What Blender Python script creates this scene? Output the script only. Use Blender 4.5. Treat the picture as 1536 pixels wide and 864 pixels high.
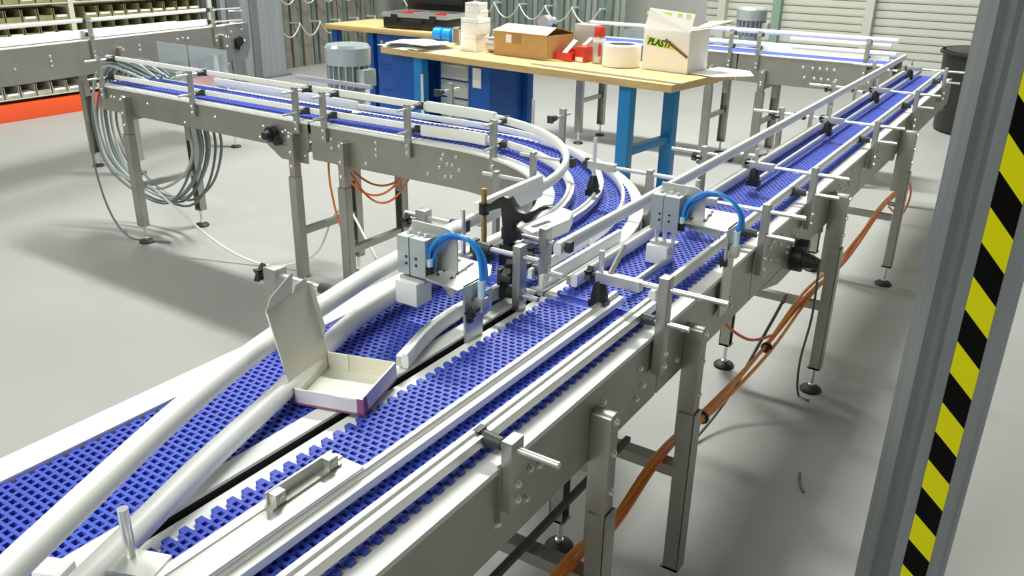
import bpy, bmesh, math, random
from mathutils import Vector, Matrix
random.seed(7)
for o in list(bpy.data.objects): bpy.data.objects.remove(o)
SC = bpy.context.scene
COL = SC.collection
PI = math.pi

# ------------------------------------------------------------------ camera
cam_d = bpy.data.cameras.new('camera'); cam = bpy.data.objects.new('camera', cam_d); COL.objects.link(cam)
cam_d.sensor_width = 36.0; cam_d.lens = 1260.0 / 1536.0 * 36.0; cam_d.clip_start = 0.02; cam_d.clip_end = 200
RX = Vector((0.83759, 0.54606, 0.01620)); UP = Vector((-0.22293, 0.31457, 0.92268)); FW = Vector((-0.49874, 0.77645, -0.38522))
FW.normalize(); RX = (RX - FW * RX.dot(FW)).normalized(); UP = RX.cross(FW)
M = Matrix(((RX.x, UP.x, -FW.x, 0), (RX.y, UP.y, -FW.y, 0), (RX.z, UP.z, -FW.z, 1.634), (0, 0, 0, 1)))
cam.matrix_world = M
SC.camera = cam

# ------------------------------------------------------------------ world, lamps, exposure
w = bpy.data.worlds.new('hall_air'); SC.world = w; w.use_nodes = True
w.node_tree.nodes['Background'].inputs[0].default_value = (1.0, 0.99, 0.96, 1)
w.node_tree.nodes['Background'].inputs[1].default_value = 0.2
SC.view_settings.view_transform = 'Standard'; SC.view_settings.look = 'None'
SC.view_settings.gamma = 1.0; SC.view_settings.use_curve_mapping = False
SC.view_settings.exposure = 0.0
LAMPS = [(-3.0, 5.6, 2.0, 0.5, 620), (-6.8, 5.6, 2.4, 0.7, 170), (-6.8, 0.2, 2.4, 0.7, 140),
         (-1.6, -3.0, 2.4, 0.6, 330), (-3.0, 9.6, 2.4, 0.7, 110), (2.4, 9.6, 2.4, 0.7, 40)]  # first lamp on this line is added, to brighten the hazard column
for (lx, ly, a, b, pw) in LAMPS:
    d = bpy.data.lights.new('hall_lamp', 'AREA'); d.shape = 'RECTANGLE'; d.size = a; d.size_y = b; d.energy = pw
    d.color = (0.985, 1.0, 0.935)
    o = bpy.data.objects.new('hall_lamp', d); COL.objects.link(o); o.location = (lx, ly, 5.84)

# ------------------------------------------------------------------ materials
def mat(name, col, rough=0.5, metal=0.0, noise=0.0, nscale=20.0, bump=0.0, bscale=60.0, trans=0.0, emit=None, stretch=None, spec=0.5, alpha=1.0, col2=None):
    m = bpy.data.materials.new(name); m.use_nodes = True
    nt = m.node_tree; b = nt.nodes['Principled BSDF']
    b.inputs['Base Color'].default_value = (*col, 1); b.inputs['Roughness'].default_value = rough
    b.inputs['Metallic'].default_value = metal; b.inputs['Specular IOR Level'].default_value = spec
    if trans: b.inputs['Transmission Weight'].default_value = trans
    if alpha < 1: b.inputs['Alpha'].default_value = alpha
    if emit:
        b.inputs['Emission Color'].default_value = (*col, 1); b.inputs['Emission Strength'].default_value = emit
    if noise or bump:
        tc = nt.nodes.new('ShaderNodeTexCoord'); mp = nt.nodes.new('ShaderNodeMapping')
        nt.links.new(tc.outputs['Object'], mp.inputs[0])
        if stretch: mp.inputs['Scale'].default_value = stretch
    if noise:
        n = nt.nodes.new('ShaderNodeTexNoise'); n.inputs['Scale'].default_value = nscale; n.inputs['Detail'].default_value = 4
        nt.links.new(mp.outputs[0], n.inputs['Vector'])
        r = nt.nodes.new('ShaderNodeValToRGB')
        r.color_ramp.elements[0].position = 0.3; r.color_ramp.elements[1].position = 0.7
        c2 = col2 if col2 else tuple(c * (1 - noise) for c in col)
        r.color_ramp.elements[0].color = (*c2, 1)
        r.color_ramp.elements[1].color = (*tuple(min(1, c * (1 + noise * 0.4)) for c in col), 1)
        nt.links.new(n.outputs['Fac'], r.inputs[0]); nt.links.new(r.outputs[0], b.inputs['Base Color'])
    if bump:
        n2 = nt.nodes.new('ShaderNodeTexNoise'); n2.inputs['Scale'].default_value = bscale
        nt.links.new(mp.outputs[0], n2.inputs['Vector'])
        bp = nt.nodes.new('ShaderNodeBump'); bp.inputs['Strength'].default_value = bump; bp.inputs['Distance'].default_value = 0.004
        nt.links.new(n2.outputs['Fac'], bp.inputs['Height']); nt.links.new(bp.outputs[0], b.inputs['Normal'])
    return m
MT = dict(
    steel=mat('stainless_sheet', (0.42, 0.41, 0.37), 0.42, 0.85, noise=0.12, nscale=6, bump=0.05, bscale=180),
    steel2=mat('stainless_channel', (0.42, 0.42, 0.38), 0.4, 0.8, noise=0.15, nscale=8),
    bolt=mat('bright_bolt_steel', (0.85, 0.85, 0.83), 0.25, 0.9),
    alu=mat('clear_anodised_aluminium', (0.62, 0.63, 0.60), 0.40, 0.75, noise=0.06, nscale=15),
    alu_d=mat('cylinder_body_aluminium', (0.52, 0.58, 0.58), 0.4, 0.6, noise=0.06, nscale=30),
    post=mat('post_bar_steel', (0.44, 0.45, 0.42), 0.38, 0.8, noise=0.08, nscale=20),
    rod=mat('ground_steel_rod', (0.80, 0.80, 0.78), 0.28, 0.8),
    white=mat('white_polyethylene', (0.86, 0.87, 0.83), 0.42),
    belt=mat('blue_belt_plastic', (0.052, 0.102, 0.54), 0.45, noise=0.12, nscale=9, spec=0.35, col2=(0.064, 0.088, 0.50)),
    hole_shade=mat('belt_hole_shade_blue', (0.004, 0.008, 0.17), 0.5),  # shade of the belt holes put into a darker blue
    black=mat('black_plastic', (0.012, 0.013, 0.012), 0.42),
    rubber=mat('black_rubber', (0.018, 0.018, 0.017), 0.6),
    dkgreen=mat('dark_grey_clamp_plastic', (0.035, 0.045, 0.04), 0.5),
    carton=mat('cream_carton', (0.74, 0.72, 0.60), 0.65, noise=0.05, nscale=14),
    carton_in=mat('white_carton_inside', (0.80, 0.80, 0.72), 0.65),
    mauve=mat('mauve_print', (0.30, 0.10, 0.22), 0.55),
    lilac=mat('pale_lilac_print', (0.72, 0.68, 0.74), 0.55),
    tube=mat('blue_air_tube', (0.01, 0.27, 0.80), 0.2, spec=0.7),
    clear=mat('clear_tube_sleeve', (0.55, 0.75, 0.9), 0.15),
    brass=mat('brass_fitting', (0.45, 0.33, 0.12), 0.35, 0.8),
    green_led=mat('green_indicator', (0.05, 0.45, 0.1), 0.3),
    orange=mat('orange_cable_sheath', (1.0, 0.38, 0.06), 0.4),
    orange2=mat('red_orange_cable_sheath', (0.9, 0.22, 0.04), 0.4),
    grey_hose=mat('grey_hose', (0.17, 0.21, 0.21), 0.4),
    hose_l=mat('pale_grey_hose', (0.42, 0.47, 0.47), 0.4),
    white_cable=mat('white_cable_sheath', (0.80, 0.82, 0.80), 0.4),
    dark_cable=mat('dark_grey_cable_sheath', (0.10, 0.10, 0.09), 0.45),
    motor=mat('silver_motor_paint', (0.46, 0.52, 0.53), 0.3, 0.5),
    motor_d=mat('dark_motor_fins', (0.20, 0.22, 0.22), 0.4, 0.4),
    wood=mat('beech_top', (0.66, 0.46, 0.20), 0.45, noise=0.18, nscale=5, stretch=(0.6, 9, 9)),
    blue=mat('blue_enamel', (0.01, 0.22, 0.55), 0.35),
    blue_d=mat('royal_blue_enamel', (0.006, 0.085, 0.40), 0.35),
    drawer=mat('light_grey_enamel', (0.45, 0.47, 0.45), 0.4),
    paper=mat('white_paper', (0.88, 0.88, 0.86), 0.6),
    paper2=mat('printed_paper', (0.62, 0.62, 0.72), 0.6, noise=0.3, nscale=40),
    card=mat('brown_cardboard', (0.50, 0.31, 0.12), 0.7, noise=0.08, nscale=8),
    card_d=mat('brown_parcel_tape', (0.36, 0.22, 0.09), 0.4),
    card_l=mat('pale_cardboard', (0.60, 0.47, 0.29), 0.7),
    red=mat('red_plastic', (0.62, 0.04, 0.03), 0.35),
    can=mat('grey_spray_can', (0.50, 0.54, 0.56), 0.3, 0.4),
    lime=mat('lime_print', (0.60, 0.80, 0.16), 0.6),
    ink=mat('dark_ink', (0.03, 0.05, 0.02), 0.6),
    brown=mat('brown_strap', (0.22, 0.06, 0.03), 0.5),
    floor=mat('painted_concrete', (0.345, 0.345, 0.335), 0.5, noise=0.07, nscale=1.1, spec=0.3),
    wall=mat('hall_wall_paint', (0.40, 0.41, 0.39), 0.7),
    ceil=mat('hall_ceiling_paint', (0.42, 0.42, 0.41), 0.8),
    slat=mat('cream_shutter_paint', (0.52, 0.53, 0.46), 0.5),
    post_g=mat('green_grey_post', (0.22, 0.32, 0.26), 0.5),
    col_g=mat('grey_steel_paint', (0.25, 0.275, 0.29), 0.45, noise=0.14, nscale=4, stretch=(6, 6, 0.5)),
    col_d=mat('dark_grey_steel_paint', (0.14, 0.16, 0.165), 0.5, noise=0.2, nscale=4, stretch=(6, 6, 0.5)),
    yellow=mat('yellow_tape', (0.92, 0.88, 0.003), 0.5, spec=0.2),
    tape_k=mat('black_tape', (0.003, 0.003, 0.003), 0.6, spec=0.1),
    orange_beam=mat('orange_red_beam', (0.78, 0.09, 0.02), 0.4),
    bin=mat('olive_tinted_bin', (0.30, 0.29, 0.14), 0.35, noise=0.2, nscale=6),
    bin2=mat('clear_grey_bin', (0.45, 0.43, 0.36), 0.3, noise=0.3, nscale=9),
    bin_in=mat('dark_bin_content', (0.07, 0.075, 0.05), 0.6, noise=0.5, nscale=25),
    rackm=mat('pale_rack_steel', (0.58, 0.58, 0.45), 0.5),
    chain=mat('galvanised_chain', (0.70, 0.72, 0.68), 0.4, 0.5),
    prof=mat('mill_aluminium_profile', (0.42, 0.48, 0.44), 0.4, 0.6, noise=0.3, nscale=6, stretch=(10, 10, 0.6)),
    prof_d=mat('dark_stored_profile', (0.20, 0.26, 0.235), 0.5, 0.3, noise=0.3, nscale=6, stretch=(10, 10, 0.6)),
    prof_b=mat('brownish_stored_profile', (0.30, 0.29, 0.25), 0.5, 0.3, noise=0.35, nscale=7, stretch=(10, 10, 0.6)),
    silver_edge=mat('silver_case_trim', (0.55, 0.56, 0.55), 0.35, 0.6),
    clearsheet=mat('tinted_clear_panel', (0.55, 0.60, 0.60), 0.1, trans=0.0, alpha=0.42),
)

# ------------------------------------------------------------------ mesh builder
class MB:
    def __init__(self): self.v = []; self.f = []
    def add(self, vs, fs):
        n = len(self.v); self.v += [tuple(p) for p in vs]; self.f += [tuple(i + n for i in f) for f in fs]; return self
    def box(self, c, s, rz=0.0, bottom=True):
        hx, hy, hz = s[0] / 2, s[1] / 2, s[2] / 2; ca, sa = math.cos(rz), math.sin(rz); vs = []
        for dz in (-hz, hz):
            for dx, dy in ((-hx, -hy), (hx, -hy), (hx, hy), (-hx, hy)):
                vs.append((c[0] + dx * ca - dy * sa, c[1] + dx * sa + dy * ca, c[2] + dz))
        fs = [(4, 5, 6, 7), (0, 1, 5, 4), (1, 2, 6, 5), (2, 3, 7, 6), (3, 0, 4, 7)]
        if bottom: fs.append((3, 2, 1, 0))
        return self.add(vs, fs)
    def b2(self, x0, x1, y0, y1, z0, z1): return self.box(((x0 + x1) / 2, (y0 + y1) / 2, (z0 + z1) / 2), (abs(x1 - x0), abs(y1 - y0), abs(z1 - z0)))
    def bar(self, p0, p1, wd, ht, up=(0, 0, 1)):
        p0 = Vector(p0); p1 = Vector(p1); t = (p1 - p0).normalized(); u = Vector(up)
        s = t.cross(u)
        if s.length < 1e-5: s = t.cross(Vector((1, 0, 0)))
        s.normalize(); u = s.cross(t)
        vs = []
        for p in (p0, p1):
            for a, b in ((-1, -1), (1, -1), (1, 1), (-1, 1)): vs.append(p + s * (a * wd / 2) + u * (b * ht / 2))
        return self.add(vs, [(0, 1, 2, 3), (7, 6, 5, 4), (0, 4, 5, 1), (1, 5, 6, 2), (2, 6, 7, 3), (3, 7, 4, 0)])
    def cyl(self, p0, p1, r, n=12, r2=None, caps=True):
        p0 = Vector(p0); p1 = Vector(p1); r2 = r if r2 is None else r2
        t = (p1 - p0).normalized(); a = Vector((0, 0, 1)) if abs(t.z) < 0.9 else Vector((1, 0, 0))
        s = t.cross(a).normalized(); u = s.cross(t); vs = []
        for p, rr in ((p0, r), (p1, r2)):
            for i in range(n):
                an = 2 * PI * i / n; vs.append(p + (s * math.cos(an) + u * math.sin(an)) * rr)
        fs = [(i, (i + 1) % n, n + (i + 1) % n, n + i) for i in range(n)]
        if caps: fs += [tuple(range(n))[::-1], tuple(range(n, 2 * n))]
        return self.add(vs, fs)
    def tube(self, path, r, n=8):
        path = [Vector(p) for p in path]; vs = []; k = len(path); a = None
        for i, p in enumerate(path):
            t = (path[min(i + 1, k - 1)] - path[max(i - 1, 0)]).normalized()
            if a is None: a = Vector((0, 0, 1)) if abs(t.z) < 0.9 else Vector((1, 0, 0))
            s = t.cross(a)
            s = s.normalized(); u = s.cross(t).normalized(); a = u
            for j in range(n):
                an = 2 * PI * j / n; vs.append(p + (s * math.cos(an) + u * math.sin(an)) * r)
        fs = []
        for i in range(k - 1):
            for j in range(n): fs.append((i * n + j, i * n + (j + 1) % n, (i + 1) * n + (j + 1) % n, (i + 1) * n + j))
        fs += [tuple(range(n))[::-1], tuple((k - 1) * n + j for j in range(n))]
        return self.add(vs, fs)
    def sweep(self, prof, path):
        path = [Vector(p) for p in path]; k = len(path); n = len(prof); vs = []
        for i, p in enumerate(path):
            t = (path[min(i + 1, k - 1)] - path[max(i - 1, 0)]).normalized()
            s = t.cross(Vector((0, 0, 1))).normalized(); u = s.cross(t)
            sc = 1.0
            if 0 < i < k - 1:
                t1 = (p - path[i - 1]).normalized(); sc = 1.0 / max(0.5, t1.dot(t))
            for (a, b) in prof: vs.append(p + s * a * sc + u * b)
        fs = []
        for i in range(k - 1):
            for j in range(n): fs.append((i * n + j, (i + 1) * n + j, (i + 1) * n + (j + 1) % n, i * n + (j + 1) % n))
        fs += [tuple(range(n)), tuple((k - 1) * n + j for j in range(n))[::-1]]
        return self.add(vs, fs)
    def prism(self, poly, z0, z1):
        n = len(poly); vs = [(x, y, z0) for x, y in poly] + [(x, y, z1) for x, y in poly]
        fs = [(i, (i + 1) % n, n + (i + 1) % n, n + i) for i in range(n)] + [tuple(range(n))[::-1], tuple(range(n, 2 * n))]
        return self.add(vs, fs)
    def plate(self, pts, nrm, th):
        nv = Vector(nrm).normalized() * th; n = len(pts); a = [Vector(p) for p in pts]
        vs = a + [p + nv for p in a]
        fs = [(i, (i + 1) % n, n + (i + 1) % n, n + i) for i in range(n)] + [tuple(range(n))[::-1], tuple(range(n, 2 * n))]
        return self.add(vs, fs)
    def lathe(self, c, prof, n=24):
        vs = []; k = len(prof)
        for (r, z) in prof:
            for j in range(n):
                an = 2 * PI * j / n; vs.append((c[0] + r * math.cos(an), c[1] + r * math.sin(an), c[2] + z))
        fs = []
        for i in range(k - 1):
            for j in range(n): fs.append((i * n + j, i * n + (j + 1) % n, (i + 1) * n + (j + 1) % n, (i + 1) * n + j))
        if prof[0][0] > 1e-4: fs.append(tuple(range(n))[::-1])
        if prof[-1][0] > 1e-4: fs.append(tuple((k - 1) * n + j for j in range(n)))
        return self.add(vs, fs)
    def arc(self, c, r0, r1, a0, a1, z0, z1, n=24):
        vs = []
        for i in range(n + 1):
            a = a0 + (a1 - a0) * i / n; ca, sa = math.cos(a), math.sin(a)
            for r, z in ((r0, z0), (r1, z0), (r1, z1), (r0, z1)): vs.append((c[0] + r * ca, c[1] + r * sa, z))
        fs = []
        for i in range(n):
            for j in range(4): fs.append((i * 4 + j, (i + 1) * 4 + j, (i + 1) * 4 + (j + 1) % 4, i * 4 + (j + 1) % 4))
        fs += [(0, 1, 2, 3), tuple(n * 4 + j for j in (3, 2, 1, 0))]
        return self.add(vs, fs)
    def mesh(self, name, m, smooth=False, bevel=0.0):
        me = bpy.data.meshes.new(name); bm = bmesh.new()
        vs = [bm.verts.new(p) for p in self.v]
        for f in self.f:
            try: bm.faces.new([vs[i] for i in f])
            except ValueError: pass
        bmesh.ops.recalc_face_normals(bm, faces=bm.faces)
        if bevel:
            ed = [e for e in bm.edges if len(e.link_faces) == 2 and e.calc_face_angle(0) > 0.5]
            bmesh.ops.bevel(bm, geom=ed, offset=bevel, segments=2, profile=0.6, affect='EDGES', clamp_overlap=True)
        bm.to_mesh(me); bm.free()
        if smooth or bevel:
            me.shade_smooth(); me.set_sharp_from_angle(angle=math.radians(38))
        me.materials.append(MT[m] if isinstance(m, str) else m)
        return me

WT = {}
def link(name, me, parent=None, loc=None, rz=0.0):
    o = bpy.data.objects.new(name, me); COL.objects.link(o)
    if loc is not None: o.location = loc
    if rz: o.rotation_euler = (0, 0, rz)
    if parent is not None:
        o.parent = parent
        o.matrix_parent_inverse = WT[parent.name].inverted() if parent.name in WT else Matrix.Identity(4)
    if loc is not None or rz: WT[o.name] = Matrix.Translation(loc or (0, 0, 0)) @ Matrix.Rotation(rz, 4, 'Z')
    return o
def part(name, mb, m, parent, smooth=False, bevel=0.0, label=None):
    o = link(name, mb.mesh(name, m, smooth, bevel), parent)
    if label: o['label'] = label
    return o
def tag(o, label, cat, group=None):
    o['label'] = label; o['category'] = cat
    if group: o['group'] = group
    return o
def thing(name, label, cat, loc, group=None):
    o = bpy.data.objects.new(name, None); COL.objects.link(o); o.location = loc; o.empty_display_size = 0.05
    WT[o.name] = Matrix.Translation(loc)
    return tag(o, label, cat, group)
def solo(name, mb, m, label, cat, group=None, smooth=False, bevel=0.0):
    return tag(link(name, mb.mesh(name, m, smooth, bevel)), label, cat, group)
def struct(name, mb, m):
    o = link(name, mb.mesh(name, m)); o['kind'] = 'structure'; return o
def smooth_path(pts, n=8):
    pts = [Vector(p) for p in pts]; out = []
    for i in range(len(pts) - 1):
        p0 = pts[max(i - 1, 0)]; p1 = pts[i]; p2 = pts[i + 1]; p3 = pts[min(i + 2, len(pts) - 1)]
        for k in range(n):
            t = k / n
            out.append(0.5 * ((2 * p1) + (p2 - p0) * t + (2 * p0 - 5 * p1 + 4 * p2 - p3) * t * t + (3 * p1 - p0 - 3 * p2 + p3) * t ** 3))
    out.append(pts[-1]); return out
def fillet(pts, r=0.06, n=5):
    pts = [Vector(p) for p in pts]; out = [pts[0]]
    for i in range(1, len(pts) - 1):
        a = (pts[i - 1] - pts[i]); b = (pts[i + 1] - pts[i]); rr = min(r, a.length * 0.45, b.length * 0.45)
        q0 = pts[i] + a.normalized() * rr; q1 = pts[i] + b.normalized() * rr
        for k in range(n + 1):
            t = k / n; out.append(q0 * (1 - t) ** 2 + pts[i] * 2 * t * (1 - t) + q1 * t * t)
    out.append(pts[-1]); return out

# ------------------------------------------------------------------ the hall
FX0, FX1, FY0, FY1 = -9.2, 8.0, -4.5, 11.2
struct('floor', MB().b2(FX0, FX1, FY0, FY1, -0.1, 0.0), 'floor')
struct('ceiling', MB().b2(FX0, FX1, FY0, FY1, 6.0, 6.1), 'ceil')
struct('wall_left', MB().b2(FX0 - 0.1, FX0, FY0, FY1, 0, 6.0), 'wall')
struct('wall_right', MB().b2(FX1, FX1 + 0.1, FY0, FY1, 0, 6.0), 'wall')
struct('wall_front', MB().b2(FX0, FX1, FY0 - 0.1, FY0, 0, 6.0), 'wall')
wb = struct('wall_back', MB().b2(FX0, FX1, FY1, FY1 + 0.1, 0, 6.0), 'wall')
# horizontal cladding boards of the back wall, each a piece of its own
bm_ = MB()
slat_me = None
prof = [(0.0, -0.045), (0.022, -0.040), (0.026, -0.02), (0.022, 0.034), (0.006, 0.043), (0.0, 0.043)]
m_ = MB(); m_.sweep([(a, b) for a, b in prof], [(-4.2, 0, 0), (8.0, 0, 0)])
slat_me = m_.mesh('cladding_board', 'slat')
for i in range(44): link('cladding_board', slat_me, wb, (0.0, FY1, 0.05 + i * 0.09))
vp = MB().b2(-0.05, 0.05, -0.06, 0.06, 0, 3.4).mesh('wall_post', 'slat')
vg = MB().b2(-0.05, 0.05, -0.06, 0.06, 0, 3.4).mesh('wall_post', 'post_g')
for x, me in ((-3.96, vp), (-3.25, vg), (-2.15, vp), (-0.35, vp), (1.3, vp), (3.0, vg)):
    link('wall_post', me, wb, (x, FY1 - 0.08, 0))
for (lx, ly, a, b, pw) in LAMPS:
    t = thing('ceiling_lamp', 'white ceiling lamp housing mounted under the hall ceiling', 'lamp', (lx, ly, 6.0), 'ceiling lamps of the hall')  # one housing belongs to the added front lamp
    part('housing', MB().b2(lx - a / 2 - 0.03, lx + a / 2 + 0.03, ly - b / 2 - 0.03, ly + b / 2 + 0.03, 5.87, 6.0), 'ceil', t)

# ------------------------------------------------------------------ conveyor pieces
TOP = 0.857; BELT = 0.864; PITCH = 0.0275; UH = 0.0175
BOLT_ME = None
def bolt_mesh(r=0.0065, h=0.007):
    return MB().lathe((0, 0, 0), [(r * 1.25, 0), (r * 1.25, 0.0015), (r, 0.0015), (r, h * 0.7), (r * 0.7, h), (0.0001, h)], 8).mesh('bolt', 'bolt', True)
BOLT = bolt_mesh()
def bolt(parent, p, n, s=1.0):
    o = bpy.data.objects.new('bolt', BOLT); COL.objects.link(o)
    q = Vector((0, 0, 1)).rotation_difference(Vector(n))
    o.rotation_mode = 'QUATERNION'; o.rotation_quaternion = q; o.location = p; o.scale = (s, s, s)
    o.parent = parent
    o.matrix_parent_inverse = WT[parent.name].inverted() if parent.name in WT else Matrix.Identity(4)
    return o
def link_row(width, polar=None):
    """one hinged row of a modular belt; across = x, travel = y"""
    m = MB(); n = int(round(width / UH)); U = width / n; T0, T1 = -0.0065, 0.0
    def bx(u0, u1, v0, v1, z0=T0, z1=T1):
        if polar is None: m.b2(u0, u1, v0, v1, z0, z1)
        else:
            r_c, r_in = polar; vs = []
            for z in (z0, z1):
                for u, v in ((u0, v0), (u1, v0), (u1, v1), (u0, v1)):
                    a = v / r_c; r = r_in + u; vs.append((r * math.cos(a), r * math.sin(a), z))
            m.add(vs, [(4, 5, 6, 7), (0, 1, 5, 4), (1, 2, 6, 5), (2, 3, 7, 6), (3, 0, 4, 7)])
    b = 0.0055
    bx(0, width, 0, b); bx(-0.009, width + 0.009, PITCH / 2, PITCH / 2 + b)
    fw = 0.0056
    for i in range(n + 1):
        u = min(max(i * U, fw / 2), width - fw / 2)
        bx(u - fw / 2, u + fw / 2, b, PITCH / 2)
        if i < n: bx(u + U / 2 - fw / 2, u + U / 2 + fw / 2, PITCH / 2 + b, PITCH)
    bx(-0.009, 0.0, b + 0.002, PITCH / 2); bx(width, width + 0.009, b + 0.002, PITCH / 2)
    if polar:
        for k in range(1, 7):
            u = width * k / 7; bx(u - 0.0016, u + 0.0016, 0, PITCH, T1 - 0.002, T1 + 0.0012)
    return m.mesh('belt_link', 'belt')

def side_bolts(parent, pts, n):
    for p in pts: bolt(parent, p, n)

def foot(parent, x, y, zt):
    f = part('foot', MB().lathe((x, y, 0), [(0.040, 0.0), (0.042, 0.007), (0.035, 0.015), (0.014, 0.022), (0.0001, 0.022)], 20), 'rubber', parent, True)
    part('spindle', MB().cyl((x, y, 0.018), (x, y, zt + 0.01), 0.008, 10).lathe((x, y, 0.018), [(0.014, 0), (0.014, 0.012), (0.009, 0.014), (0.0001, 0.014)], 6), 'bolt', parent, True)
def leg(root, x, y, n, zplate=0.76, zbr=0.60, foot_z=0.11, wdt=0.045, gap=0.019):
    """channel leg hung from a bracket on the side plate; n = outward normal (axis aligned)"""
    nx, ny = n; tx, ty = -ny, nx
    def P(a, b, z): return (x + tx * a + nx * b, y + ty * a + ny * b, z)
    m = MB()
    for a0, a1, b0, b1 in ((-wdt / 2, wdt / 2, 0.022, 0.026), (-wdt / 2, -wdt / 2 + 0.004, -0.016, 0.024), (wdt / 2 - 0.004, wdt / 2, -0.016, 0.024)):
        c = P((a0 + a1) / 2, (b0 + b1) / 2, (foot_z + zbr) / 2)
        sx = abs(a1 - a0) * abs(tx) + abs(b1 - b0) * abs(nx); sy = abs(a1 - a0) * abs(ty) + abs(b1 - b0) * abs(ny)
        m.box(c, (sx, sy, zbr - foot_z))
    c = P(0, 0, foot_z + 0.004); m.box(c, (0.045, 0.045, 0.008))
    L = part('leg', m, 'steel2', root)
    # bracket
    ptsb = []
    hw = wdt / 2 * 0.8
    for k in range(9): an = PI * k / 8; ptsb.append(P(-hw * math.cos(an), -gap, zplate + 0.05 + 0.5 * hw * math.sin(an)))
    ptsb = [P(hw, -gap, zbr - 0.10), P(-hw, -gap, zbr - 0.10)] + ptsb
    br = part('bracket', MB().plate(ptsb, (nx, ny, 0), 0.020 + gap), 'steel', L, bevel=0.002)
    for z in (zplate + 0.042, zplate - 0.03, zbr + 0.05): bolt(L, P(0, 0.020, z), (nx, ny, 0), 1.1)
    foot(L, x, y, foot_z)
    return L
def bar_part(root, name, p0, p1, wd, ht, m='steel2'):
    return part(name, MB().bar(p0, p1, wd, ht), m, root)

RAIL_P = [(-0.009, -0.017), (0.009, -0.017), (0.013, -0.010), (0.013, 0.010), (0.008, 0.017), (-0.008, 0.017), (-0.013, 0.010), (-0.013, -0.010)]
def rail_profile(wd, ht):
    return [(-wd / 2 * 0.7, -ht / 2), (wd / 2 * 0.7, -ht / 2), (wd / 2, -ht / 2 * 0.6), (wd / 2, ht / 2 * 0.6), (wd / 2 * 0.6, ht / 2), (-wd / 2 * 0.6, ht / 2), (-wd / 2, ht / 2 * 0.6), (-wd / 2, -ht / 2 * 0.6)]
def rail(root, path, wd=0.02, ht=0.03, back=None, tube=None, m='white', name='guide_rail'):
    mb = MB()
    if tube: mb.tube(path, tube, 14)
    else: mb.sweep(rail_profile(wd, ht), path)
    r = part(name, mb, m, root, True)
    if back:
        s = back; a = wd / 2
        pr = [(s * a, -ht * 0.42), (s * (a + 0.011), -ht * 0.42), (s * (a + 0.011), ht * 0.30), (s * a, ht * 0.30)]
        part('rail_backing', MB().sweep(pr, path), 'alu', r, label='aluminium backing profile')
    return r
def knob(parent, p, n, r=0.016):
    n = Vector(n).normalized(); p = Vector(p)
    a = Vector((0, 0, 1)); s = n.cross(a).normalized(); u = s.cross(n); pts = []
    for i in range(10):
        an = 2 * PI * i / 10; rr = r if i % 2 == 0 else r * 0.5
        pts.append(p + (s * math.cos(an) + u * math.sin(an)) * rr)
    part('star_knob', MB().plate(pts, n, 0.014).cyl(p - n * 0.02, p + n * 0.002, r * 0.45, 8), 'black', parent)
def clamp(parent, p, axis, ln=0.045, r=0.014):
    p = Vector(p); a = Vector(axis).normalized()
    mb = MB().cyl(p - a * ln * 0.5, p + a * ln * 0.25, r * 0.8, 12, r).cyl(p + a * ln * 0.25, p + a * ln * 0.5, r, 12, r * 0.75)
    mb.bar(p + a * ln * 0.35, p + a * ln * 0.62, r * 1.7, r * 2.1)
    return part('clamp', mb, 'dkgreen', parent, True)
def post(root, x, y, n, zb, zt, rods, wd=0.026, th=0.018, outlen=0.10, kn=True):
    """square post on the outside of a side plate. n = outward normal. rods: (z, inward reach, outward reach)"""
    nx, ny = n; tx, ty = -ny, nx
    sx = wd * abs(tx) + th * abs(nx); sy = wd * abs(ty) + th * abs(ny)
    p = part('guide_post', MB().box((x, y, (zb + zt) / 2), (sx, sy, zt - zb)), 'post', root, bevel=0.0015)
    for (z, inn, out) in rods:
        a = Vector((x - nx * inn, y - ny * inn, z)); b = Vector((x + nx * out, y + ny * out, z))
        part('cross_rod', MB().cyl(a, b, 0.0062, 12), 'rod', p, True)
        if inn > 0.02:
            clamp(p, a + Vector((nx, ny, 0)) * 0.01, (-nx, -ny, 0))
    for z in (zb + 0.02, zb + 0.05): bolt(p, (x + nx * th / 2, y + ny * th / 2, z), (nx, ny, 0))
    return p
def hanger(parent, x0, x1, xr, y, zr, z_rail, rod_top=0.06):
    """flat bar on the end of a cross rod carrying a vertical rod with a black clamp that grips a rail below"""
    part('hanger_bar', MB().b2(x0, x1, y - 0.010, y + 0.010, zr - 0.012, zr + 0.012), 'alu', parent, bevel=0.001)
    part('hanger_rod', MB().cyl((xr, y, z_rail + 0.02), (xr, y, zr + rod_top), 0.006, 10), 'rod', parent, True)
    part('hanger_clamp', MB().lathe((xr, y, z_rail - 0.012), [(0.018, 0.0), (0.020, 0.02), (0.016, 0.04), (0.010, 0.058), (0.0001, 0.058)], 10).b2(xr - 0.02, xr + 0.02, y - 0.014, y + 0.014, z_rail - 0.018, z_rail), 'black', parent, True)
    knob(parent, (xr - 0.02, y, zr), (-1, 0, 0), 0.018)
def hole_shade_sheet(root, mb): return part('belt_hole_shade', mb, 'hole_shade', root, label='dark blue sheet under the belt, shade of its holes in the colour')  # sheet seen through the belt holes, coloured as their shade
def strip(root, mb): return part('wear_strip', mb, 'white', root, label='white plastic wear strip')
def plate_part(root, mb): return part('side_plate', mb, 'steel', root, bevel=0.0)

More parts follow.
